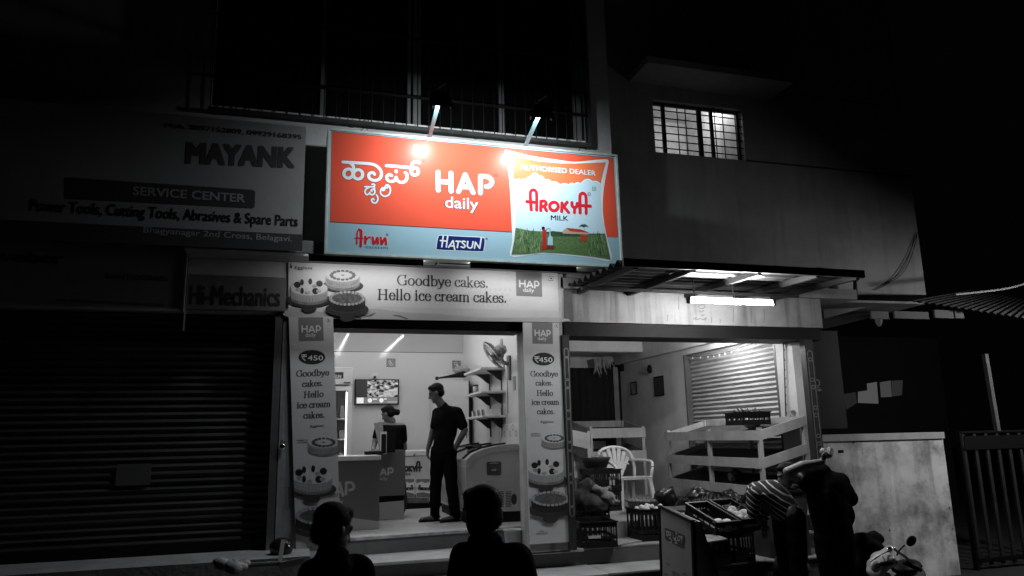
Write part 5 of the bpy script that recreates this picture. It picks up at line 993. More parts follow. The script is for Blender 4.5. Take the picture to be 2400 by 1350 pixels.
# ---------------------------------------------------------------- greengrocer's goods
CRM = mat('black_crate_plastic', .01, .45, .3, 8, spec=.25); GREEN = mat('leafy_greens', .09, .7, .6, 20)
def crate(loc, L, D, H, lab, rz=0, tx=0, cards=(), group='black produce crates'):
    """open plastic crate: slotted walls, rim, floor; local x = length, y = depth"""
    o = thing('produce_crate', loc, lab, 'crate', group, rz); o.rotation_euler.x = tx; m = MB(); t = .012
    m.box(-L/2, L/2, -D/2, D/2, 0, .01)
    for z0, z1 in ((.01, .06), (.085, .12), (H-.05, H)):
        z1 = min(z1, H)
        if z0 >= z1: continue
        m.box(-L/2, L/2, -D/2, -D/2+t, z0, z1).box(-L/2, L/2, D/2-t, D/2, z0, z1).box(-L/2, -L/2+t, -D/2+t, D/2-t, z0, z1).box(L/2-t, L/2, -D/2+t, D/2-t, z0, z1)
    n = 7
    for k in range(n+1):
        x = -L/2+.01+(L-.02)*k/n
        for y in (-D/2+.003, D/2-t+.001): m.box(x-.009, x+.009, y, y+.008, .011, H-.01)
    for k in range(6):
        y = -D/2+.02+(D-.04)*k/5
        for x in (-L/2+.003, L/2-t+.001): m.box(x, x+.008, y-.009, y+.009, .011, H-.01)
    m.box(-L/2-.012, L/2+.012, -D/2-.012, -D/2+.012, H, H+.014).box(-L/2-.012, L/2+.012, D/2-.012, D/2+.012, H, H+.014).box(-L/2-.012, -L/2+.012, -D/2+.012, D/2-.012, H, H+.014).box(L/2-.012, L/2+.012, -D/2+.012, D/2-.012, H, H+.014)
    m.build('slatted_body', CRM, o, world=False)
    for x0, x1, z0, z1 in cards: MB().box(x0, x1, -D/2-.004, -D/2-.001, z0, z1).build('white_tag', mat('crate_tag', .5, .5, .4, 40), o, world=False)
    return o
def inside(o, x, y, z): return o.matrix_basis @ Vector((x, y, z))
def basket(loc, r, h, lab, m):
    o = thing('basket', loc, lab, 'basket'); MB().lathe([(0, .004), (r*.72, .004), (r*.98, h), (r*1.03, h+.006), (r*1.03, h-.012), (r*.95, h-.012), (r*.7, .015), (0, .015)], loc, 26).build('bowl', m, o, True)
    rm_ = MB(); c = Vector(loc)
    for k in range(30): a = k*math.pi/15; rm_.ell(c+Vector((r*1.02*math.cos(a), r*1.02*math.sin(a), h)), (.018, .018, .014), 6, 4)
    rm_.build('woven_rim', m, o, True); return o
def veg(c, r, m, lab, nm, group, jit=.06, sq=.85):
    b = MB(); b.ell((0, 0, 0), (r, r*random.uniform(.9, 1), r*sq), 12, 8, jit=jit); o = b.build(nm, m, None, True); o.location = c; o.rotation_euler = (random.random(), random.random(), random.random()*3); return tag(o, lab, nm.replace('_', ' '), group)
bpy.context.view_layer.update()
# two sloping crates on upright ones
PC = mat('cabbage', .4, .55, .3, 16, .2); WP = mat('white_paper', .6, .7, .15, 8)
p = W(1685, 1232, -.42); c1 = crate((4.40, -.36, .04), .3, .52, .13, 'front sloping crate lined with white paper, left of the cabbage crate', .17, .32, ((-.12, .13, .04, .07), (-.03, .05, .03, .1)))
c2 = crate((4.73, -.31, .05), .3, .52, .13, 'sloping crate half full of pale cabbages beside the striped shirt', .17, .32, ((-.12, .1, .05, .08),))
bpy.context.view_layer.update()
pa = MB()
for k in range(7): q = inside(c1, random.uniform(-.1, .1), -.2+random.uniform(-.02, .03), .1+random.uniform(-.02, .03)); pa.ell(q, (.055, .04, .03), 9, 5, jit=.2)
tag(pa.build('crumpled_paper', WP, None, True), 'crumpled white paper in the front sloping crate', 'paper')
for k, (x, y) in enumerate(((-.09, -.17), (.02, -.19), (.11, -.15), (-.03, -.08), (.08, -.05), (-.1, -.02), (.0, .05))): veg(inside(c2, x, y, .09), .065, PC, 'pale cabbage in the sloping crate beside the striped shirt', 'cabbage', 'cabbages in the sloping crate')
for k, c in enumerate((c1, c2)): q = c.location; crate((q.x, q.y+.1, -.364), .29, .42, .3, ('upturned dark crate carrying the paper-lined crate', 'upturned dark crate carrying the cabbage crate')[k], .17)
gb_ = MB()
for k in range(26): q = inside(c2, random.uniform(-.12, .12), random.uniform(-.05, .2), .1); gb_.tube([q, q+Vector((random.uniform(-.05, .05), random.uniform(-.06, .06), random.uniform(.01, .05)))], [.016, .004], 5)
tag(gb_.build('leafy_trimmings', GREEN), 'dark leafy trimmings strewn among the cabbages in the sloping crate', 'greens', None, 'stuff')
gp = MB()
for k in range(90): a = W(1630+k*1.4, 1176+4*math.sin(k*.5), .25); gp.tube([a, a+Vector((random.uniform(-.07, .07), random.uniform(-.05, .05), random.uniform(.0, .07)))], [.012, .003], 5)
tag(gp.build('leafy_vegetables', GREEN), 'heap of long dark leafy vegetables behind the sloping crates', 'greens', None, 'stuff')
tb_ = thing('low_table', (W(1690, 1200, .3).x, .35, -.18), 'low dark table under the heap of leafy vegetables', 'table'); x = tb_.location.x
MB().box(x-.75, x+.8, .12, .58, .12, .15).build('table_top', DARK, tb_)
for sx in (-.7, .75):
    for sy in (.15, .55): MB().box(x+sx-.02, x+sx+.02, sy-.02, sy+.02, -.18, .119).build('leg', DARK, tb_)
# back right pile
gp = MB()
for k in range(40): a = W(1800+random.uniform(-30, 60), 1138+random.uniform(-8, 10), -.2); gp.ell(a, (.05, .05, .03), 7, 5, jit=.25)
tag(gp.build('green_heap', GREEN, None, True), 'rounded heap of dark greens behind the striped shirt', 'greens', None, 'stuff')
sd = thing('produce_stand', (W(1815, 1150, -.2).x, -.2, -.54), 'dark box stand under the rounded heap of greens', 'stand'); x = sd.location.x; MB().box(x-.22, x+.3, -.35, .0, -.36, W(1815, 1150, -.2).z-.02).build('box', DARK, sd); MB().box(x-.24, x+.32, -.37, .02, W(1815, 1150, -.2).z-.02, W(1815, 1150, -.2).z).build('top_board', BLK, sd)
# crate with the sack on the left, stacked crates, bowl, baskets
p = WZ(1408, 1272, -.188); cl_ = crate((3.28, .27, -.187), .42, .5, .26, 'black crate on the step at the left, a dark sack slumped behind it', -.12, 0, ((-.12, .02, .1, .13),))
sk = []
for px, py, dy, r in ((1362, 1165, .75, .12), (1375, 1140, .8, .12), (1385, 1178, .72, .13), (1405, 1182, .74, .11)): sk.append(('e', W(px, py, dy), (r, r*.9, r*.75)))
sko = fuse('burlap_sack', sk, mat('dark_burlap', .04, .95, .45, 14, .8), None, .018, 2); tag(sko, 'dark bulging sack heaped behind the black crate at the left', 'sack'); folds(sko, .016, 7)
sk = [('e', W(px, py, dy), (r, r*.9, r*.6)) for px, py, dy, r in ((1408, 1150, .74, .085), (1424, 1163, .7, .085), (1440, 1176, .7, .065), (1428, 1144, .76, .04), (1395, 1146, .72, .06))]
sko = fuse('cloth_bundle', sk, mat('pale_burlap', .22, .95, .5, 16, .8), None, .014, 1); folds(sko, .016, 10); tag(sko, 'pale crumpled cloth bundle lying on the dark bulging sack', 'cloth bundle')
d = sko.data; 
for v_ in d.vertices: v_.co += v_.normal*(.008*math.sin(v_.co.x*38+v_.co.z*21)*math.sin(v_.co.z*29+v_.co.y*17))
bsk = MB(); 
crate((3.12, .92, .001), .5, .4, .3, 'dark crate on the shop floor under the dark bulging sack', 0)
crate((3.5, .98, .001), .42, .4, .24, 'smaller dark crate under the pale cloth bundle', .1)
q = W(1412, 1135, 1.9)
k1 = crate((q.x-.0, 2.0, .001), .46, .4, .26, 'lowest black crate of the stack left of the white chair'); k2 = crate((q.x+.01, 2.0, .278), .46, .4, .26, 'upper black crate with pale marks left of the white chair', 0, 0, ((.05, .08, .06, .13), (.1, .13, .06, .13)))
bw_ = MB(); bw_.lathe([(0, 0), (.15, 0), (.2, .14), (.21, .14), (.2, .12), (.14, .02), (0, .02)], (q.x-.05, 1.98, .57), 20); tag(bw_.build('plastic_tub', DARK, None, True), 'dark plastic tub on the stacked crates left of the white chair', 'tub')
b1 = WZ(1522, 1205, .0); basket((b1.x, b1.y+.1, .001), .25, .17, 'wide pale woven basket on the floor before the white chair', mat('cane', .16, .7, .4, 18, .4))
b2_ = WZ(1590, 1190, .0); basket((b2_.x, b2_.y+.1, .001), .26, .12, 'dark shallow basket right of the pale woven basket', mat('dark_cane', .05, .7, .4, 18, .4))
pb5 = W(1525, 1200, .35); on = crate((pb5.x, .42, -.187), .38, .36, .34, 'dark crate of small white onions behind the leaning board', .05)
for k in range(16): veg(Vector((pb5.x+random.uniform(-.15, .15), .42+random.uniform(-.13, .13), .15+random.uniform(0, .03))), .03, mat('white_onion', .6, .35, .15), 'small white onion in the dark crate', 'onion', 'white onions in the dark crate', .04, .95)
pw = MB(); a = [WZ(1430, 1268, -.182), WZ(1545, 1248, -.182), WZ(1545, 1262, -.182), WZ(1450, 1278, -.182)]; pw.prism([q+Vector((0, 0, .008)) for q in a], (0, 0, -.01)); tag(pw.build('floor_sheet', mat('ply_sheet', .28, .7, .2)), 'thin pale board laid on the step before the dark crates', 'board')
pw = MB(); a = W(1665, 1268, -.8); pw.prism([a+Vector((-.2, 0, -.03)), a+Vector((.2, 0, .0)), a+Vector((.2, .25, .02)), a+Vector((-.2, .25, 0))], (0, 0, .012)); tag(pw.build('sacking', mat('pale_sacking', .25, .9, .4, 10)), 'pale sacking hanging under the sloping crates', 'sacking')
for k, (px, py, Y, rz, lb) in enumerate(((1720, 1318, -.75, .3, 'empty dark crate standing on the ground behind the pavement board'), (1800, 1330, -.8, -.2, 'dark crate on the ground by the feet of the striped shirt'))):
    q = W(px, py, Y); crate((q.x, Y, -.899), .5, .36, .3, lb, rz)
hs = fuse('filled_sack', [('e', W(1850, 1300, -.45)+Vector((dx, 0, dz)), (.14, .13, .12)) for dx, dz in ((-.08, -.12), (.08, -.14), (0, .0), (.02, .1))], mat('dark_sacking', .05, .95, .4, 14, .8), None, .02, 2); folds(hs, .02, 9); tag(hs, 'dark filled sack slumped on the ground between the two customers', 'sack')
cv = fuse('dark_filler_mass', [('c', W(2015, 1262, -1.25), .07, W(2055, 1264, -1.1), .07), ('e', W(2035, 1300, -1.2), (.17, .16, .18)), ('e', W(2030, 1345, -1.2), (.2, .18, .2)), ('e', W(2030, 1345, -1.2)+Vector((0, 0, -.3)), (.22, .2, .26))], mat('dark_filler', .006, .9, .3, 10, .3, spec=.08), None, .02, 3); folds(cv, .02, 6); tag(cv, 'added dark bulky shape darkening the gap between the black-shirted customer and the scooter', 'dark filler')  # made-up mass for the shadowed dark area beside the scooter
for k, (px, py, Y, r, lb) in enumerate(((1560, 1162, .75, .13, 'black plastic bag heaped behind the leaning board, nearest the pale basket'), (1640, 1160, .7, .12, 'black plastic bag in front of the middle leg of the long rack'), (1722, 1156, .7, .12, 'black plastic bag in front of the near corner of the long rack'))):
    c = W(px, py, Y); bo = fuse('rubbish_bag', [('e', c+Vector((random.uniform(-.08, .08), random.uniform(-.06, .06), random.uniform(-.08, .02))), (r*.9, r*.8, r*.6)) for _ in range(5)]+[('c', c, r*.6, Vector((c.x, c.y, .1)), r)], mat('black_bag_film', .008, .3, .2, 9, .3), None, .016, 1); folds(bo, .014, 9); tag(bo, lb, 'plastic bag', 'black bags before the long rack')
# on the long rack
t_ = Vector((5.68, WX(1750, 985, 5.7).y-.05, 1.1)); rc = crate(t_, .5, .38, .15, 'black crate of green beans on top of the long white rack', 1.45, .0)
bn_ = MB()
for k in range(70): a = t_+Vector((random.uniform(-.15, .15), random.uniform(-.2, .2), .13+random.uniform(0, .05))); bn_.tube([a, a+Vector((random.uniform(-.06, .06), random.uniform(-.1, .1), random.uniform(-.02, .05)))], [.012, .006], 5)
tag(bn_.build('green_beans', GREEN), 'loose heap of green beans in the crate on the rack', 'beans', None, 'stuff')
def bagf(px, py, Y, r, lab, m, fl=.6, n=5):
    c = W(px, py, Y); pr_ = [('e', c+Vector((random.uniform(-r, r)*.7, random.uniform(-r, r)*.5, random.uniform(-.2, .4)*r)), (r*.7, r*.7, r*fl)) for _ in range(n)]
    o = fuse('plastic_bag', pr_, m, None, .014, 1); 
    for v_ in o.data.vertices: v_.co += v_.normal*(.01*math.sin(v_.co.x*90+v_.co.z*60))
    return tag(o, lab, 'plastic bag')
PBG = mat('milky_plastic', .5, .25, .15, 10)
bagf(1765, 993, .62, .1, 'crumpled white plastic bag beside the crate of beans on the rack', PBG, .45, 6); bagf(1860, 972, .32, .055, 'small knotted grey bag at the end of the long rack', mat('grey_plastic', .2, .35, .2), 1.1, 4); bagf(1725, 1118, 1.2, .1, 'shiny clear plastic bag on the lowest shelf of the long rack', mat('clear_plastic', .22, .12, .2), .9, 4)
MB()
# plastic armchair
CHW = mat('chair_plastic', .6, .3, .08, 4)
pc = Vector((4.6, 2.15, 0)); ch = thing('plastic_chair', pc, 'white plastic armchair with a fan-slotted back in the vegetable shop', 'chair', None, math.radians(8))
for sx in (-1, 1):
    for sy in (-1, 1): MB().bar((sx*.2, sy*.2+(0.03 if sy > 0 else 0), .41), (sx*.235, sy*.245+(.03 if sy > 0 else 0), .0), .05, .045).build('leg', CHW, ch, world=False)
sm2 = MB(); sm2.prism([(-.22, -.24, .41), (.22, -.24, .41), (.25, -.1, .415), (.24, .22, .40), (-.24, .22, .40), (-.25, -.1, .415)], (0, 0, .025)); sm2.build('seat', CHW, ch, world=False, bevel=.008)
top = [(-.25, .245, .42), (-.265, .27, .62), (-.2, .31, .8), (0, .325, .86), (.2, .31, .8), (.265, .27, .62), (.25, .245, .42)]
bk2 = MB(); bk2.tube(smooth(top), .022, 8)
for k in range(7): a = math.radians(40+k*16.7); bk2.bar((.05*math.cos(a)*1.5, .255, .44), (.27*math.cos(a), .31, .45+.4*math.sin(a)), .05, .012, (0, 1, 0))
bk2.tube(smooth([(-.2, .285, .6), (0, .3, .66), (.2, .285, .6)]), .012, 6); bk2.build('backrest', CHW, ch, world=False)
for s in (-1, 1): MB().tube(smooth([(s*.262, .26, .66), (s*.285, .1, .66), (s*.285, -.12, .645), (s*.25, -.2, .56), (s*.22, -.2, .42)]), .021, 8).build('armrest', CHW, ch, True, world=False)
ch.scale = (1.18, 1.05, .97)
# leaning board of the dairy by the steps
zt = .42; L0 = WZ(1547, 1187, zt); R0 = WZ(1624, 1223, zt); u = (R0-L0).normalized(); nb = Vector((u.y, -u.x, 0)); nb = nb if nb.dot(CAM-L0) > 0 else -nb; dn = Vector((0, 0, -1.3))+nb*.04
ab = thing('pavement_board', (L0+R0)/2+dn, 'small standing pavement board with a dark plate of white Kannada letters', 'board')
MB().prism([L0, R0, R0+dn, L0+dn], -nb*.02).build('front_panel', mat('aboard_print', .33, .45, .15, 3), ab)
MB().bar(L0, L0+dn, .025).bar(R0, R0+dn, .025).bar(L0, R0, .025).build('frame', BLK, ab)
rn = Vector((0, 0, -1.3))-nb*.35; MB().prism([L0-nb*.04, R0-nb*.04, R0-nb*.04+rn, L0-nb*.04+rn], -nb*.015).build('rear_panel', DARK, ab)
pn = (R0-L0).cross(dn).normalized(); pn = pn if pn.dot(CAM-L0) > 0 else -pn
def WP_(px, py, off=.003): d = ray(px, py); return CAM+d*((L0-CAM).dot(pn)/d.dot(pn))+pn*off
ZB = lambda x, y: (1320+x*.28888, 960+y*.28888)
m = MB(); m.poly([WP_(*ZB(*q)) for q in ((832, 958), (985, 1020), (992, 1032), (982, 1122), (970, 1128), (835, 1058), (828, 1046), (826, 968))]); m.build('name_plate', INK, ab)
m = MB()
for q in ([(838, 985), (868, 998)], [(852, 990), (842, 1010), (852, 1022), (862, 1010), (874, 1024), (880, 1004), (872, 998)], [(866, 1040), (880, 1050), (884, 1070), (874, 1078)], [(895, 1005), (898, 1040), (908, 1048), (920, 1040), (918, 1018)], [(905, 1055), (922, 1065), (928, 1085), (912, 1080)], [(918, 1000), (930, 1010)], [(938, 1030), (932, 1055), (945, 1062), (955, 1050)], [(940, 1025), (962, 1040), (968, 1075)], [(958, 1035), (972, 1030), (968, 1050)]): m.ribbon(smooth([WP_(*ZB(*a), .004) for a in q]), .011, pn, 0, .001)
m.build('plate_lettering', PRW, ab); m = MB()
for q in ([(1005, 930), (1022, 938), (1022, 965), (1006, 958)],): m.ribbon([WP_(*ZB(*a), .004) for a in q], .006, pn, closed=True)
for q in ([(840, 1240), (865, 1250), (870, 1268), (842, 1262)], [(820, 1320), (850, 1330), (855, 1348), (822, 1345)], [(975, 1320), (1005, 1335), (1000, 1348), (978, 1342)], [(885, 1305), (930, 1320), (960, 1348), (890, 1345)]): m.poly([WP_(*ZB(*a), .004) for a in q])
m.build('small_print', mat('mid_grey_print', .16, .5, .4, 20), ab)
# ---------------------------------------------------------------- parked scooter, only its head in view
YC = -2.0; sc = thing('scooter', W(2075, 1305, YC)*1, 'white scooter parked before the boundary wall, headlamp and mirror catching light', 'scooter'); sc.location.z = -.9; ORG[sc] = sc.location.copy()
SCW = mat('scooter_white', .55, .18, .05, 3, coat=.8)
P = lambda px, py, d=0: W(px, py, YC+d)
fuse('headlamp_cowl', [('e', P(2070, 1312), (.09, .13, .075)), ('e', P(2058, 1325), (.085, .11, .07)), ('c', P(2085, 1285), .03, P(2050, 1318), .05), ('e', P(2052, 1340), (.06, .1, .06))], SCW, sc, .012, 6)
MB().ell(P(2052, 1328, -.1), (.05, .03, .05), 16, 10).build('headlamp', mat('lamp_glass', .6, .05, .02), sc, True)
MB().tube(smooth([P(2040, 1318, -.06), P(2062, 1302, -.09), P(2088, 1290, -.07)]), .005, 6).tube([P(2068, 1303, -.1), P(2074, 1316, -.1)], .005, 6).build('trim', MATS['chrome'], sc)
MB().tube(smooth([P(2093, 1284), P(2105, 1294), P(2125, 1308), P(2140, 1322)]), .012, 8).build('handlebar', MATS['chrome'], sc, True)
MB().cone(P(2065, 1322, -.12), .019, P(2100, 1316, -.1), .02, 10).build('grip', BLK, sc, True); MB().cone(P(2120, 1318), .021, P(2158, 1336), .02, 10).build('grip', BLK, sc, True)
mr = MB(); mr.tube(smooth([P(2102, 1302), P(2108, 1290), P(2120, 1278)]), .007, 6); mr.ell(P(2136, 1268), (.062, .02, .042), 16, 8, Matrix.Rotation(-.5, 3, 'Y')); mr.build('mirror', BLK, sc, True)
MB().ell(P(2084, 1287, -.02), (.022, .02, .022), 10, 8).build('indicator', MATS['chrome'], sc, True)
b0 = P(2075, 1330); g_ = Vector((b0.x, YC, 0)); bd = [('c', b0+Vector((0, 0, -.1)), .07, b0+Vector((.05, .05, -.6)), .12), ('c', b0+Vector((.05, .05, -.6)), .12, b0+Vector((.4, .3, -.66)), .12), ('c', b0+Vector((.55, .4, -.3)), .15, b0+Vector((.95, .7, -.25)), .13), ('c', b0+Vector((.45, .35, -.6)), .13, b0+Vector((.9, .65, -.45)), .14)]
fuse('body', bd, SCW, sc, .025, 6); MB().ell(b0+Vector((.72, .52, -.12)), (.33, .13, .06), 16, 8, Matrix.Rotation(.62, 3, 'Z')).build('seat', BLK, sc, True)
for dx, dy in ((-.08, -.05), (.85, .62)):
    c = Vector((b0.x+dx, YC+dy, -.7)); ax_ = Vector((-.58, .81, 0)); wh = MB(); e1 = Vector((.81, .58, 0)); wh.tube([c+(e1*math.cos(t)+Vector((0, 0, 1))*math.sin(t))*.16 for t in (i*math.pi/10 for i in range(21))], .04, 8); w2 = wh.build('wheel', BLK, sc, True); MB().cone(c-ax_*.02, .1, c+ax_*.02, .1, 16).build('rim', STEEL, w2)
# ---------------------------------------------------------------- people
SKIN = mat('brown_skin', .07, .5, .1, 8); SKL = mat('lit_skin', .2, .5, .1, 8); HAIR = mat('black_hair', .005, .6, .3, 40, .4, spec=.1); CLB = mat('black_cloth_shirt', .005, .95, .3, 12, .2, spec=.04); CLT = mat('dark_trousers', .005, .95, .3, 12, .2, spec=.04)  # lit_skin is a paler copy, light on the arm put into its colour
def person(loc, lab, cat='person'): return thing('person', loc, lab, cat)
def leg_prims(h, k, a, toe, r=(.085, .058, .042), heel=None):
    h, k, a, toe = map(Vector, (h, k, a, toe)); return [('c', h, r[0], k, r[1]), ('c', k, r[1], a, r[2]), ('c', a+Vector((0, 0, -.03)), .036, toe, .028), ('c', a+Vector((0, 0, -.03)), .036, a-(toe-a)*.25+Vector((0, 0, -.035)), .032)]
# --- man standing in the doorway light
YM_ = 1.65; J = lambda px, py, d=0: W(px, py, YM_+d)
pm = person((J(1038, 1222).x, YM_, 0), 'man in dark polo shirt standing inside the bright shop, hand on hip, looking left')
hc = J(1022, 921); fd = Vector((-.9, .25, -.32)); nk = J(1036, 950)
sl, sr = J(1026, 968, .1), J(1070, 966, -.06); hl, hr_ = J(1028, 1058, .05), J(1052, 1058, -.05)
kl, kr = J(1022, 1130, .08), J(1058, 1132, -.05); al_, ar_ = J(1019, 1206, .08), J(1067, 1206, -.06); el_, er_ = J(1013, 1018, .12), J(1090, 1008, -.1); wl, wr_ = J(1003, 1052, .1), J(1066, 1052, -.1)
for q in (al_, ar_): q.z = .075
tl_ = al_+Vector((-.17, -.03, -.045)); tr_ = ar_+Vector((-.17, -.06, -.045))
ch_ = J(1046, 985); wa = J(1040, 1035); pv = J(1040, 1060)
body = head_prims(hc, fd)+[('c', hc+Vector((.02, 0, -.08)), .055, nk+Vector((.02, 0, -.03)), .062), ('e', ch_, (.13, .095, .17)), ('c', ch_, .1, pv, .1), ('c', sl, .06, sr, .06), ('c', sl, .055, el_, .042), ('c', el_, .042, wl, .028), ('c', sr, .055, er_, .042), ('c', er_, .042, wr_, .03)]
body += leg_prims(hl, kl, al_, tl_)+leg_prims(hr_, kr, ar_, tr_)+hand_prims(wl, (-.1, 0, -1), (1, 0, 0), 1, .45)+hand_prims(wr_, (-.7, .1, -.7), (0, 1, 0), .9, .7)
fuse('body', body, SKIN, pm, .007, 3)
tufts(fuse('hair', hair_prims(hc, fd), HAIR, pm, .008, 3))
folds(fuse('shirt', [('c', sl, .075, sr, .078), ('e', ch_+Vector((0, 0, -.0)), (.172, .13, .2)), ('c', J(1048, 1000), .135, wa, .132), ('c', wa, .132, pv+Vector((0, 0, -.03)), .138), ('c', sl, .07, sl+(el_-sl)*.62, .064), ('c', sr, .074, sr+(er_-sr)*.72, .07), ('c', nk+Vector((.02, 0, -.02)), .07, nk+Vector((.02, 0, -.06)), .09), ('c', nk+Vector((.045, 0, .01)), .03, nk+Vector((.04, -.03, .0)), .03)], CLB, pm, .011, 4))
folds(fuse('trousers', [('c', pv, .14, pv+Vector((0, 0, -.05)), .138), ('c', hl, .104, kl, .076), ('c', kl, .076, al_+Vector((0, 0, .0)), .066), ('c', hr_, .104, kr, .078), ('c', kr, .078, ar_, .068)], CLT, pm, .012, 3))
for a, t2 in ((al_, tl_), (ar_, tr_)): MB().prism([(a.x+.06, a.y-.05, .002), (a.x+.06, a.y+.05, .002), (t2.x-.03, t2.y+.055, .002), (t2.x-.04, t2.y-.045, .002)], (0, 0, .02)).build('sandal', BLK, pm)
# --- woman in a sari behind the counter
YW_ = 2.55; J = lambda px, py, d=0: W(px, py, YW_+d)
pw_ = person((J(918, 1220).x, YW_, 0), 'woman in a sari with her hair in a bun, behind the till desk')

hc = J(909, 970); fd = Vector((-.75, .6, -.35)); nk = J(918, 986); sl, sr = J(890, 998, .02), J(942, 1000, -.02); ch_ = J(917, 1020); pv = J(922, 1085); el_ = J(877, 1042, -.05); wl = J(874, 1056, -.3); er_ = J(948, 1050, .05); wr_ = J(935, 1065, .25)
pvl = Vector((pv.x, pv.y, .8)); body = head_prims(hc, fd, s=.95)+[('c', hc+Vector((.02, 0, -.08)), .048, nk, .055), ('e', ch_, (.15, .1, .16)), ('c', ch_, .11, pv, .12), ('c', sl, .055, sr, .055), ('c', sl, .05, el_, .038), ('c', el_, .038, wl, .026), ('c', sr, .05, er_, .038), ('c', er_, .038, wr_, .026)]
body += leg_prims(pv+Vector((-.08, 0, -.05)), Vector((pv.x-.08, pv.y, .48)), Vector((pv.x-.08, pv.y, .07)), Vector((pv.x-.2, pv.y+.08, .03)))+leg_prims(pv+Vector((.08, 0, -.05)), Vector((pv.x+.08, pv.y, .48)), Vector((pv.x+.08, pv.y, .07)), Vector((pv.x-.02, pv.y+.1, .03)))+hand_prims(wl, (-.3, -.6, -.6), (0, 0, -1), .9)+hand_prims(wr_, (-.3, .8, -.2), (0, 0, -1), .9)
fuse('body', body, mat('warm_skin', .13, .5, .1, 8), pw_, .007, 3)
fuse('hair', hair_prims(hc, fd, s=.96)+[('e', J(931, 966, -.04), (.042, .042, .045)), ('c', J(920, 962, -.04), .04, J(931, 966, -.04), .03)], HAIR, pw_, .008, 3)
fuse('blouse', [('c', sl+Vector((0, 0, -.02)), .066, sl+(el_-sl)*.6, .055), ('c', sr+Vector((0, 0, -.02)), .066, sr+(er_-sr)*.6, .055), ('e', ch_+Vector((0, .0, -.02)), (.185, .14, .16)), ('c', ch_+Vector((0, 0, -.1)), .165, pv, .15), ('c', sl+Vector((.02, 0, -.05)), .085, sr+Vector((-.02, 0, -.05)), .085)], CLB, pw_, .01, 3)
folds(fuse('sari', [('c', pv, .135, pv+Vector((0, 0, -.1)), .16), ('c', pv+Vector((0, 0, -.1)), .16, Vector((pv.x, pv.y, .25)), .19), ('c', Vector((pv.x, pv.y, .25)), .19, Vector((pv.x, pv.y, .16)), .19)], mat('dark_sari', .018, .8, .4, 9), pw_, .014, 4))
m = MB(); m.prism([J(876, 992, -.1), J(897, 990, -.12), J(900, 1040, -.16), J(889, 1052, -.17)], (0, .012, 0)); m.prism([J(889, 1052, -.17), J(900, 1040, -.16), J(888, 1062, -.2), J(872, 1058, -.2)], (0, .01, 0)); m.build('sari_fold', mat('sheer_sari', .22, .7, .2, 16), pw_)
# --- two heads in the foreground
def onlooker(lab, hc, fd, nk, sl, sr, zf, m_, yaw=0, s=1.0):
    o = person((nk.x, nk.y, -.9), lab); dn_ = Vector((0, 0, -1)); c = (sl+sr)/2; ax_ = (sr-sl).normalized(); f2 = Vector((-ax_.y, ax_.x, 0)); f2 = f2 if f2.y > 0 else -f2
    hip = Vector((c.x, c.y, -.02)); ch_ = c+dn_*.2
    el_, er_ = sl+dn_*.29-ax_*.05, sr+dn_*.29+ax_*.05; wl, wr_ = el_+dn_*.22+f2*.1, er_+dn_*.22+f2*.1
    b = head_prims(hc, fd, s=s)+[('c', hc+Vector((0, 0, -.06)), .055*s, nk, .062*s), ('e', ch_, (.16, .11, .2)), ('c', ch_, .12, hip, .125), ('c', sl, .06, sr, .06), ('c', sl, .055, el_, .045), ('c', el_, .045, wl, .03), ('c', sr, .055, er_, .045), ('c', er_, .045, wr_, .03)]
    b += hand_prims(wl, (0, .1, -1), ax_, .95)+hand_prims(wr_, (0, .1, -1), -ax_, .95)
    for sg_ in (-1, 1): h = hip+ax_*.09*sg_; b += leg_prims(h, Vector((h.x, h.y+.03, -.45)), Vector((h.x, h.y, -.83)), Vector((h.x+f2.x*.15, h.y+f2.y*.15, -.87)), (.085, .06, .043))
    fuse('body', b, SKIN, o, .008, 3); tufts(fuse('hair', hair_prims(hc, fd, s=s*1.01, low=-.045), HAIR, o, .008, 2), 2500, .012)
    folds(fuse('shirt', [('c', sl+ax_*.01, .078, sr-ax_*.01, .078), ('e', ch_, (.185, .135, .21)), ('c', ch_+dn_*.05, .145, hip, .15), ('c', sl, .078, el_+dn_*.02, .068), ('c', sr, .078, er_+dn_*.02, .068), ('c', nk+dn_*.01, .07, nk+dn_*.05, .1), ('c', nk+ax_*.06-f2*.03, .02, nk+ax_*.02-f2*.065, .022), ('c', nk-ax_*.06-f2*.03, .02, nk-ax_*.02-f2*.065, .022)], m_, o, .012, 4))
    tr = []
    for sg_ in (-1, 1): h = hip+ax_*.09*sg_; tr += [('c', h, .11, Vector((h.x, h.y+.03, -.45)), .085), ('c', Vector((h.x, h.y+.03, -.45)), .085, Vector((h.x, h.y, -.82)), .075)]
    folds(fuse('trousers', tr+[('c', hip-ax_*.06, .13, hip+ax_*.06, .13)], CLT, o, .015, 3))
    for sg_ in (-1, 1): h = hip+ax_*.09*sg_; MB().prism([(h.x-.05, h.y-.08, -.898), (h.x+.05, h.y-.08, -.898), (h.x+.05+f2.x*.18, h.y+f2.y*.18, -.898), (h.x-.05+f2.x*.18, h.y+f2.y*.18, -.898)], (0, 0, .05)).build('shoe', BLK, o, bevel=.01)
    return o
Yf = -4.4; J = lambda px, py, d=0: W(px, py, Yf+d)
onlooker('onlooker in the centre foreground seen from behind, dark shirt with a collar', J(1127, 1202), Vector((-.35, .9, -.1)), J(1138, 1262), J(1092, 1310, .03), J(1212, 1312, -.03), -.9, CLB)
Yf = -4.3
onlooker('onlooker at the left foreground, dark head turned to the right', J(782, 1240), Vector((.8, .55, -.25)), J(777, 1296), J(738, 1348, .02), J(838, 1340, .06), -.9, mat('dark_grey_shirt', .006, .95, .3, 12, .2, spec=.04), s=.92)
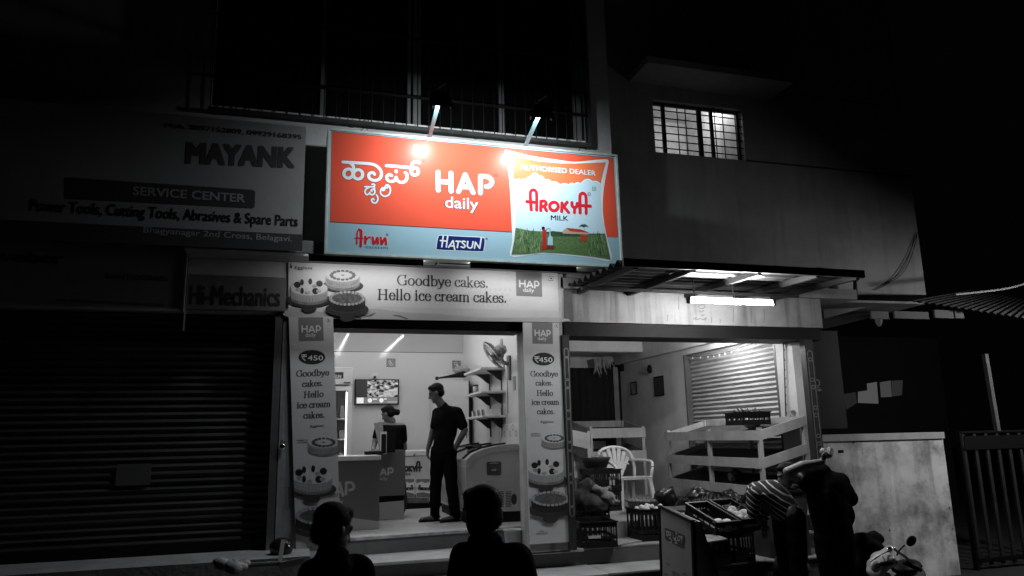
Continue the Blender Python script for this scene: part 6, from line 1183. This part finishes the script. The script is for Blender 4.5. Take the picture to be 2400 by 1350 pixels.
# --- customers bending over the crates
YK = -1.0; J = lambda px, py, d=0: W(px, py, YK+d)
ps_ = person((J(1830, 1250).x, YK, -.9), 'customer in a dark shirt with white stripes bending over the crates')
hp_ = J(1842, 1198); sh_ = J(1778, 1158, .12); bk_ = J(1808, 1156, .05); hc = J(1764, 1178, .34); axs = Vector((hp_.x-sh_.x, 0, hp_.z-sh_.z)).normalized()
sl, sr = J(1768, 1158, .0), J(1790, 1165, .3); el_, wl = J(1764, 1200, .02), J(1790, 1228, .18); er_, wr_ = J(1790, 1215, .42), J(1795, 1235, .45)
kx = Vector((hp_.x+.02, hp_.y, -.42)); ft = Vector((hp_.x+.02, hp_.y-.05, -.83))
b = head_prims(hc, (-.3, .7, -.6), up=(-.6, .3, .6), s=.95)+[('c', hc, .05, (sl+sr)/2, .055), ('c', sh_, .12, hp_, .125), ('c', sl, .055, el_, .042), ('c', el_, .042, wl, .028), ('c', sr, .055, er_, .042), ('c', er_, .042, wr_, .028)]+hand_prims(wl, (.3, .5, -.7), (0, 0, -1), .9)+hand_prims(wr_, (0, .5, -.7), (0, 0, -1), .9)
for g in (-1, 1): d_ = Vector((.0, .1*g, 0)); b += leg_prims(hp_+d_, kx+d_, ft+d_, ft+d_+Vector((-.16, .02, -.04)))
fuse('body', b, SKIN, ps_, .008, 3); fuse('hair', hair_prims(hc, (-.3, .7, -.6), up=(-.6, .3, .6), s=.96), HAIR, ps_, .009, 2)
folds(fuse('striped_shirt', [('c', sh_, .135, bk_, .145), ('c', bk_, .145, hp_+Vector((.0, 0, .0)), .15), ('c', sl, .075, el_, .062), ('c', sr, .075, er_, .062), ('c', sl, .08, sr, .08)], stripes('striped_cloth', .015, .5, (.35, -.5, .8), .05, .2), ps_, .011, 4))
folds(fuse('trousers', [('c', hp_+Vector((.03, 0, -.02)), .135, hp_+Vector((.02, 0, -.1)), .14)]+[q for g in (-1, 1) for q in (('c', hp_+Vector((.02, .1*g, -.05)), .11, kx+Vector((0, .1*g, 0)), .085), ('c', kx+Vector((0, .1*g, 0)), .085, ft+Vector((0, .1*g, .02)), .075))], CLT, ps_, .014, 4))
YK = -1.35; J = lambda px, py, d=0: W(px, py, YK+d)
pk_ = person((J(1945, 1280).x, YK, -.9), 'customer in black shirt leaning left by the boundary wall, arm raised with a bag')
hp_ = J(1955, 1252); sh_ = J(1918, 1128, .06); up_ = J(1938, 1118); hc = J(1845, 1112, .22); nk = J(1880, 1122, .14); sl = J(1886, 1128, .0); el_ = J(1846, 1106, -.12); wl = J(1928, 1082, -.16); sr = J(1968, 1130, .02); er_ = J(1992, 1168, .05); wr_ = J(1960, 1215, .3)
kx = Vector((hp_.x, hp_.y, -.45)); ft = Vector((hp_.x, hp_.y, -.83)); fd = Vector((-.8, .5, -.3))
b = head_prims(hc, fd, up=(-.35, .1, .9))+[('c', hc+Vector((.04, 0, -.04)), .055, nk, .06), ('c', nk, .07, sh_, .1), ('c', sh_, .14, hp_, .13), ('c', sl, .06, el_, .046), ('c', el_, .046, J(1880, 1092, -.15), .048), ('c', J(1880, 1092, -.15), .048, wl, .03), ('c', sr, .06, er_, .045), ('c', er_, .045, wr_, .03)]+hand_prims(wl, (.45, 0, .9), (.4, -.8, 0), 1, 1.0)+hand_prims(wr_, (-.4, .5, -.6), (0, 0, -1), .95)
for g in (-1, 1): d_ = Vector((.1*g, 0, 0)); b += leg_prims(hp_+d_, kx+d_, ft+d_, ft+d_+Vector((-.1, .12, -.04)))
fuse('body', b, SKL, pk_, .007, 3); fuse('hair', hair_prims(hc, fd, up=(-.35, .1, .9)), HAIR, pk_, .009, 2)
folds(fuse('shirt', [('c', nk+Vector((.03, 0, 0)), .085, sr, .1), ('c', nk+Vector((.05, 0, -.01)), .09, J(1925, 1118), .1), ('e', J(1930, 1122), (.15, .12, .1)), ('c', J(1888, 1114, .02), .1, J(1925, 1108, .0), .1), ('c', sl+Vector((.03, 0, -.03)), .085, sr, .1), ('e', J(1942, 1150), (.22, .17, .2)), ('e', J(1962, 1205), (.17, .16, .17)), ('c', J(1934, 1165), .185, hp_+Vector((0, 0, .0)), .185), ('c', sr, .085, er_, .082), ('c', sl, .075, sl+(el_-sl)*.35, .06)], CLB, pk_, .012, 4))
folds(fuse('trousers', [('c', hp_+Vector((-.05, 0, -.02)), .15, hp_+Vector((.05, 0, -.02)), .15)]+[q for g in (-1, 1) for q in (('c', hp_+Vector((.1*g, 0, -.05)), .115, kx+Vector((.1*g, 0, 0)), .09), ('c', kx+Vector((.1*g, 0, 0)), .09, ft+Vector((.1*g, 0, .02)), .08))], CLT, pk_, .014, 4))
hb_ = fuse('held_bag', [('e', J(1940, 1064, -.17), (.05, .045, .045)), ('e', J(1930, 1058, -.15), (.035, .04, .035)), ('e', J(1946, 1056, -.17), (.03, .03, .035))], mat('crinkled_bag', .28, .4, .5, 25, .6), None, .01, 1); tag(hb_, 'small crinkled bag held up in the raised hand of the black-shirted customer', 'bag')
